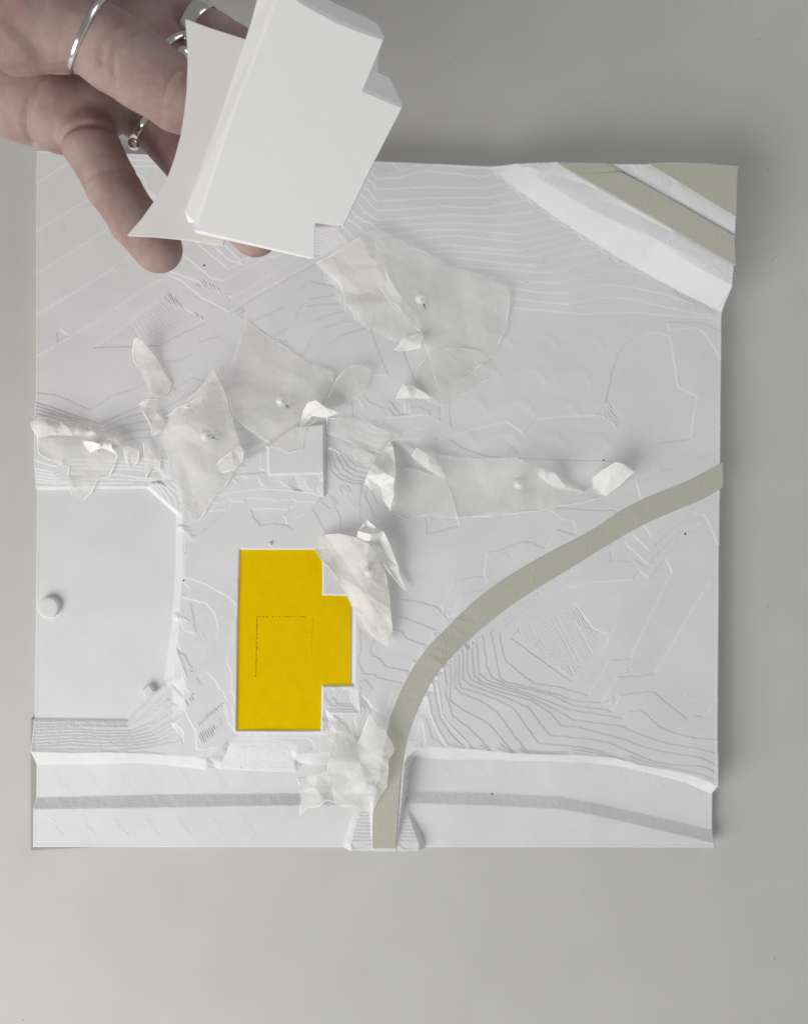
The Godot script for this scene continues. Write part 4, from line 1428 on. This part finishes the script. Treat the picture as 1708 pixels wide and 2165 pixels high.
# a skin crease: pixels along it, at about that height; how deep and wide in mm
func crease(s: String, h: float, deep: float, wide: float) -> void:
	var line := PackedVector3Array()
	for p in pts("P", s):
		line.append(at(p.x, p.y, h))
	var flat := PackedVector2Array()
	for p in line:
		flat.append(Vector2(p.x, p.z))
	var lo := flat[0]
	var hi := flat[0]
	for p in flat:
		lo = Vector2(minf(lo.x, p.x), minf(lo.y, p.y))
		hi = Vector2(maxf(hi.x, p.x), maxf(hi.y, p.y))
	lo -= Vector2.ONE * wide * 2.5
	hi += Vector2.ONE * wide * 2.5
	for z in range(maxi(0, int((lo.y - f_low.z) / CELL)), mini(f_size.z - 1, int((hi.y - f_low.z) / CELL)) + 1):
		for x in range(maxi(0, int((lo.x - f_low.x) / CELL)), mini(f_size.x - 1, int((hi.x - f_low.x) / CELL)) + 1):
			var p := Vector2(f_low.x + x * CELL, f_low.z + z * CELL)
			var far := 1e9
			for k in flat.size() - 1:
				far = minf(far, p.distance_squared_to(Geometry2D.get_closest_point_to_segment(p, flat[k], flat[k + 1])))
			var add := deep * exp(-far / (wide * wide))
			if add < 0.01:
				continue
			for y in range(maxi(0, int((h - 3.0 - f_low.y) / CELL)), f_size.y):
				var k2 := (z * f_size.y + y) * f_size.x + x
				if absf(field[k2]) < 4.0:
					field[k2] += add

func f_at(p: Vector3) -> float:
	var g := (p - f_low) / CELL
	var i := Vector3i(g.floor()).clamp(Vector3i.ZERO, f_size - Vector3i(2, 2, 2))
	var f := g - Vector3(i)
	var at_ := (i.z * f_size.y + i.y) * f_size.x + i.x
	var sx := f_size.x
	var sxy := f_size.x * f_size.y
	var a := lerpf(lerpf(field[at_], field[at_ + 1], f.x), lerpf(field[at_ + sx], field[at_ + sx + 1], f.x), f.y)
	var b := lerpf(lerpf(field[at_ + sxy], field[at_ + sxy + 1], f.x), lerpf(field[at_ + sxy + sx], field[at_ + sxy + sx + 1], f.x), f.y)
	return lerpf(a, b, f.z)

func nets() -> ArrayMesh:      # surface nets: a vertex in each crossed cell, a quad round each crossed edge
	var sx := f_size.x
	var sxy := f_size.x * f_size.y
	var number := PackedInt32Array()
	number.resize(field.size())
	number.fill(-1)
	var v := PackedVector3Array()
	var n := PackedVector3Array()
	var col := PackedColorArray()
	var ix := PackedInt32Array()
	var blotch := FastNoiseLite.new()
	blotch.seed = 6
	blotch.frequency = 0.09
	blotch.fractal_octaves = 3
	var off := [0, 1, sx, sx + 1, sxy, sxy + 1, sxy + sx, sxy + sx + 1]
	for z in f_size.z - 1:
		for y in f_size.y - 1:
			for x in f_size.x - 1:
				var c := z * sxy + y * sx + x
				var f0 := field[c]
				if absf(f0) > 2.6:
					continue
				var mask := 0
				for k in 8:
					if field[c + off[k]] < 0.0:
						mask |= 1 << k
				if mask == 0 or mask == 255:
					continue
				var sum := Vector3.ZERO
				var count := 0
				for e in [[0, 1], [2, 3], [4, 5], [6, 7], [0, 2], [1, 3], [4, 6], [5, 7], [0, 4], [1, 5], [2, 6], [3, 7]]:
					var a: int = e[0]
					var b: int = e[1]
					if ((mask >> a) & 1) != ((mask >> b) & 1):
						var fa := field[c + off[a]]
						var fb := field[c + off[b]]
						var t := fa / (fa - fb)
						sum += Vector3(a & 1, (a >> 1) & 1, (a >> 2) & 1).lerp(Vector3(b & 1, (b >> 1) & 1, (b >> 2) & 1), t)
						count += 1
				number[c] = v.size()
				var p := f_low + (Vector3(x, y, z) + sum / count) * CELL
				v.append(p)
				var d := CELL * 0.6
				var g := Vector3(f_at(p + Vector3(d, 0, 0)) - f_at(p - Vector3(d, 0, 0)), f_at(p + Vector3(0, d, 0)) - f_at(p - Vector3(0, d, 0)), f_at(p + Vector3(0, 0, d)) - f_at(p - Vector3(0, 0, d)))
				n.append(g.normalized())
				var red := clampf(0.5 + 0.9 * blotch.get_noise_3d(p.x, p.y, p.z) + 0.35 * blotch.get_noise_3d(p.x * 6.0, p.y * 6.0, p.z * 6.0), 0.0, 1.0)
				col.append(Color(0.475, 0.350, 0.318).lerp(Color(0.375, 0.225, 0.215), red))
	for z in range(1, f_size.z - 1):
		for y in range(1, f_size.y - 1):
			for x in range(1, f_size.x - 1):
				var c := z * sxy + y * sx + x
				if number[c] < 0 and absf(field[c]) > 2.0:
					continue
				var inside := field[c] < 0.0
				for e in [[1, sx, sxy], [sx, sxy, 1], [sxy, 1, sx]]:
					if (field[c + e[0]] < 0.0) == inside:
						continue
					var q := [number[c], number[c - e[1]], number[c - e[1] - e[2]], number[c - e[2]]]
					if q.min() < 0:
						continue
					if inside:
						ix.append_array(PackedInt32Array([q[0], q[2], q[1], q[0], q[3], q[2]]))
					else:
						ix.append_array(PackedInt32Array([q[0], q[1], q[2], q[0], q[2], q[3]]))
	for k in v.size():
		v[k] = v[k] * MM
	var a := []
	a.resize(Mesh.ARRAY_MAX)
	a[Mesh.ARRAY_VERTEX] = v
	a[Mesh.ARRAY_NORMAL] = n
	a[Mesh.ARRAY_COLOR] = col
	a[Mesh.ARRAY_INDEX] = ix
	var m := ArrayMesh.new()
	m.add_surface_from_arrays(Mesh.PRIMITIVE_TRIANGLES, a)
	return m

func band(middle: Vector3, axis: Vector3, r: float, thick: float, wide: float) -> ArrayMesh:
	var t := PackedVector3Array()
	var w := axis.normalized()
	var u := w.cross(Vector3(0.2, 1, 0.1)).normalized()
	var v := w.cross(u)
	for i in 64:
		for k in 12:
			var c := []
			for s in [[i, k], [i + 1, k], [i + 1, k + 1], [i, k + 1]]:
				var a: float = TAU * s[0] / 64.0
				var b: float = TAU * s[1] / 12.0
				var out := u * cos(a) + v * sin(a)
				c.append(middle + out * (r + thick * cos(b)) + w * wide * sin(b))
			quad(t, c[0], c[1], c[2], c[3])
	return solid(t, Vector3.ZERO, true)

func gem(r: float) -> SphereMesh:
	var b := SphereMesh.new()
	b.radius = r * MM
	b.height = 2.0 * r * MM
	b.radial_segments = 24
	b.rings = 12
	return b

func build_person():
	f_low = Vector3(-114, 33, -132)
	f_size = Vector3i(int(92 / CELL), int(62 / CELL), int(106 / CELL))
	field.resize(f_size.x * f_size.y * f_size.z)
	field.fill(1e3)
	# wrist and palm, the fleshy fold below the thumb, then the digits
	chain("-170,-40,56,16 -90,60,58,14 -20,130,58,11 60,150,55,9", 4.0, 1.0)
	chain("-170,120,50,15 -70,175,52,11.2 0,186,54,9.7 60,204,54.5,9.9 130,226,54.5,9.6 190,228,53.5,8.2", 2.0, 1.6)
	chain("-110,-30,80,14.8 10,12,77,12.6 105,42,74.5,9.6 188,75,72.5,7.4 240,110,71,7.7 300,150,69,7.6 378,204,66,7.2 428,236,63,5.6", 1.2, 0.9)
	chain("165,228,54.5,6.8 190,300,56.5,6.2 240,395,56,5.8 288,470,57,5.6 333,524,58,5.5", 1.2, 1.0)
	chain("170,160,47,7.5 285,226,47,6.6 335,268,46.5,6.3 440,390,49,5.8 538,492,57,5.3", 1.2, 0.9)
	chain("150,-70,48,11 285,-25,48,9.5 350,30,48.5,6.8 405,58,48.6,6.2 454,86,49.5,5.9 495,110,50.5,5.7 570,160,51,5", 1.2, 0.9)
	chain("120,20,50,10 230,10,50,9.5 305,42,50,8.6 345,110,50,6.8 430,200,50,6.0 480,260,51,5.5", 1.5, 1.2)
	crease("154,144 122,190 84,245 47,300", 58, 1.0, 0.7)
	crease("-30,152 40,148 90,147 152,146", 58, 0.9, 0.9)
	crease("0,190 40,160 90,150", 58, 0.35, 1.2)
	crease("126,324 160,306 200,293 244,286", 56, 0.9, 0.65)
	crease("190,394 225,386 262,374 294,360", 57, 0.24, 0.7)
	crease("205,412 240,402 275,388", 57, 0.14, 0.7)
	crease("258,508 285,492 310,472 332,454", 58, 0.18, 0.8)
	crease("242,168 250,142 264,118 286,84", 70, 0.75, 0.65)
	crease("262,186 268,160 282,132 308,100", 70, 0.7, 0.65)
	crease("278,190 288,160 306,128", 70, 0.2, 0.8)
	crease("0,62 50,100 95,128 130,140", 74, 0.45, 1.8)
	crease("20,20 55,60 75,95", 76, 0.35, 1.8)
	crease("222,10 190,72 154,138", 72, 0.2, 1.2)
	for z in f_size.z:
		for y in f_size.y:
			for x in f_size.x:
				if x < 2 or y < 2 or z < 2 or x > f_size.x - 3 or y > f_size.y - 3 or z > f_size.z - 3:
					var at_ := (z * f_size.y + y) * f_size.x + x
					field[at_] = maxf(field[at_], 0.4)
	var root := thing("person", "bare hand with silver rings reaching in from the upper left, holding the white block", "person", at(100, 150, 55))
	var shift := -root.position
	var hand := obj("hand", nets(), M.skin, root)
	hand.position = shift
	# the arm goes on out of the picture
	var limb := PackedVector3Array()
	var along := [[Vector3(-109, 58, -121), 12.0], [Vector3(-117, 60, -127), 19.0], [Vector3(-135, 64, -140), 21.0], [Vector3(-180, 74, -172), 25.0], [Vector3(-260, 95, -228), 33.0], [Vector3(-330, 118, -275), 36.0], [Vector3(-352, 126, -290), 22.0], [Vector3(-358, 128, -294), 2.0]]
	for i in along.size() - 1:
		rod(limb, along[i][0], along[i + 1][0], along[i][1], along[i + 1][1], 36)
	var arm := obj("forearm", solid(limb, Vector3.ZERO, true), M.arm_skin, root)
	arm.position = shift
	# the nail at the side of the thumb
	var nail := PackedVector3Array()
	var ax := (at(428, 236, 62.5) - at(300, 150, 69)).normalized()
	var up := (Vector3(0, EYE, 0) - at(378, 204, 65.5)).normalized()
	up = (up + Vector3(0.25, 0, 0.0)).normalized()
	up = (up - ax * up.dot(ax)).normalized()
	var across := ax.cross(up)
	for i in 14:
		for k in 14:
			var c4 := []
			for e in [[i, k], [i + 1, k], [i + 1, k + 1], [i, k + 1]]:
				var u: float = e[0] / 7.0 - 1.0
				var w: float = (e[1] / 7.0 - 1.0) * sqrt(maxf(0.0, 1.0 - pow(absf(u), 4.0)))
				var ang := w * 0.58
				var rr := 6.85 - 0.45 * u + 0.55 - 0.14 * maxf(absf(u), absf(w))
				c4.append(at(388, 211, 65.3) + ax * u * 4.2 + (up * cos(ang) + across * sin(ang)) * rr)
			quad(nail, c4[0], c4[1], c4[2], c4[3])
	var nn := obj("thumb_nail", solid(nail, Vector3.ZERO, true), M.nail, root)
	nn.position = shift
	var ring := obj("ring", band(at(188, 74, 72.5), Vector3(0.86, -0.42, 0.47), 8.0, 0.4, 0.65), M.silver, root)
	ring.position = shift
	ring.set_meta("label", "plain thin silver band on the thumb")
	var c := at(322, 258, 46.6)
	ring = obj("ring", band(c, Vector3(0.72, -0.3, 0.66), 6.75, 0.35, 0.9), M.silver, root)
	ring.position = shift
	ring.set_meta("label", "silver band with a small ball on a finger below the thumb")
	var ball := obj("ring_ball", gem(1.35), M.silver, ring)
	ball.position = at(283, 305, 51) * MM
	c = at(416, 64, 48.8)
	ring = obj("ring", band(c, at(495, 110, 50.5) - at(350, 30, 48.5) - Vector3(0, 4.5, 0), 6.5, 0.3, 1.9), M.silver, root)
	ring.position = shift
	ring.set_meta("label", "broad silver band on the uppermost finger")
	c = at(372, 128, 50)
	ring = obj("ring", band(c, at(430, 200, 50) - at(310, 70, 50), 6.9, 0.4, 0.9), M.silver, root)
	ring.position = shift
	ring.set_meta("label", "silver ring with a bright stone beside the card flange")
	var stone := obj("ring_stone", gem(1.8), M.silver, ring)
	stone.position = at(389, 116, 57.0) * MM
	stone = obj("ring_stone", gem(0.9), M.silver, ring)
	stone.position = at(395, 78, 56.5) * MM
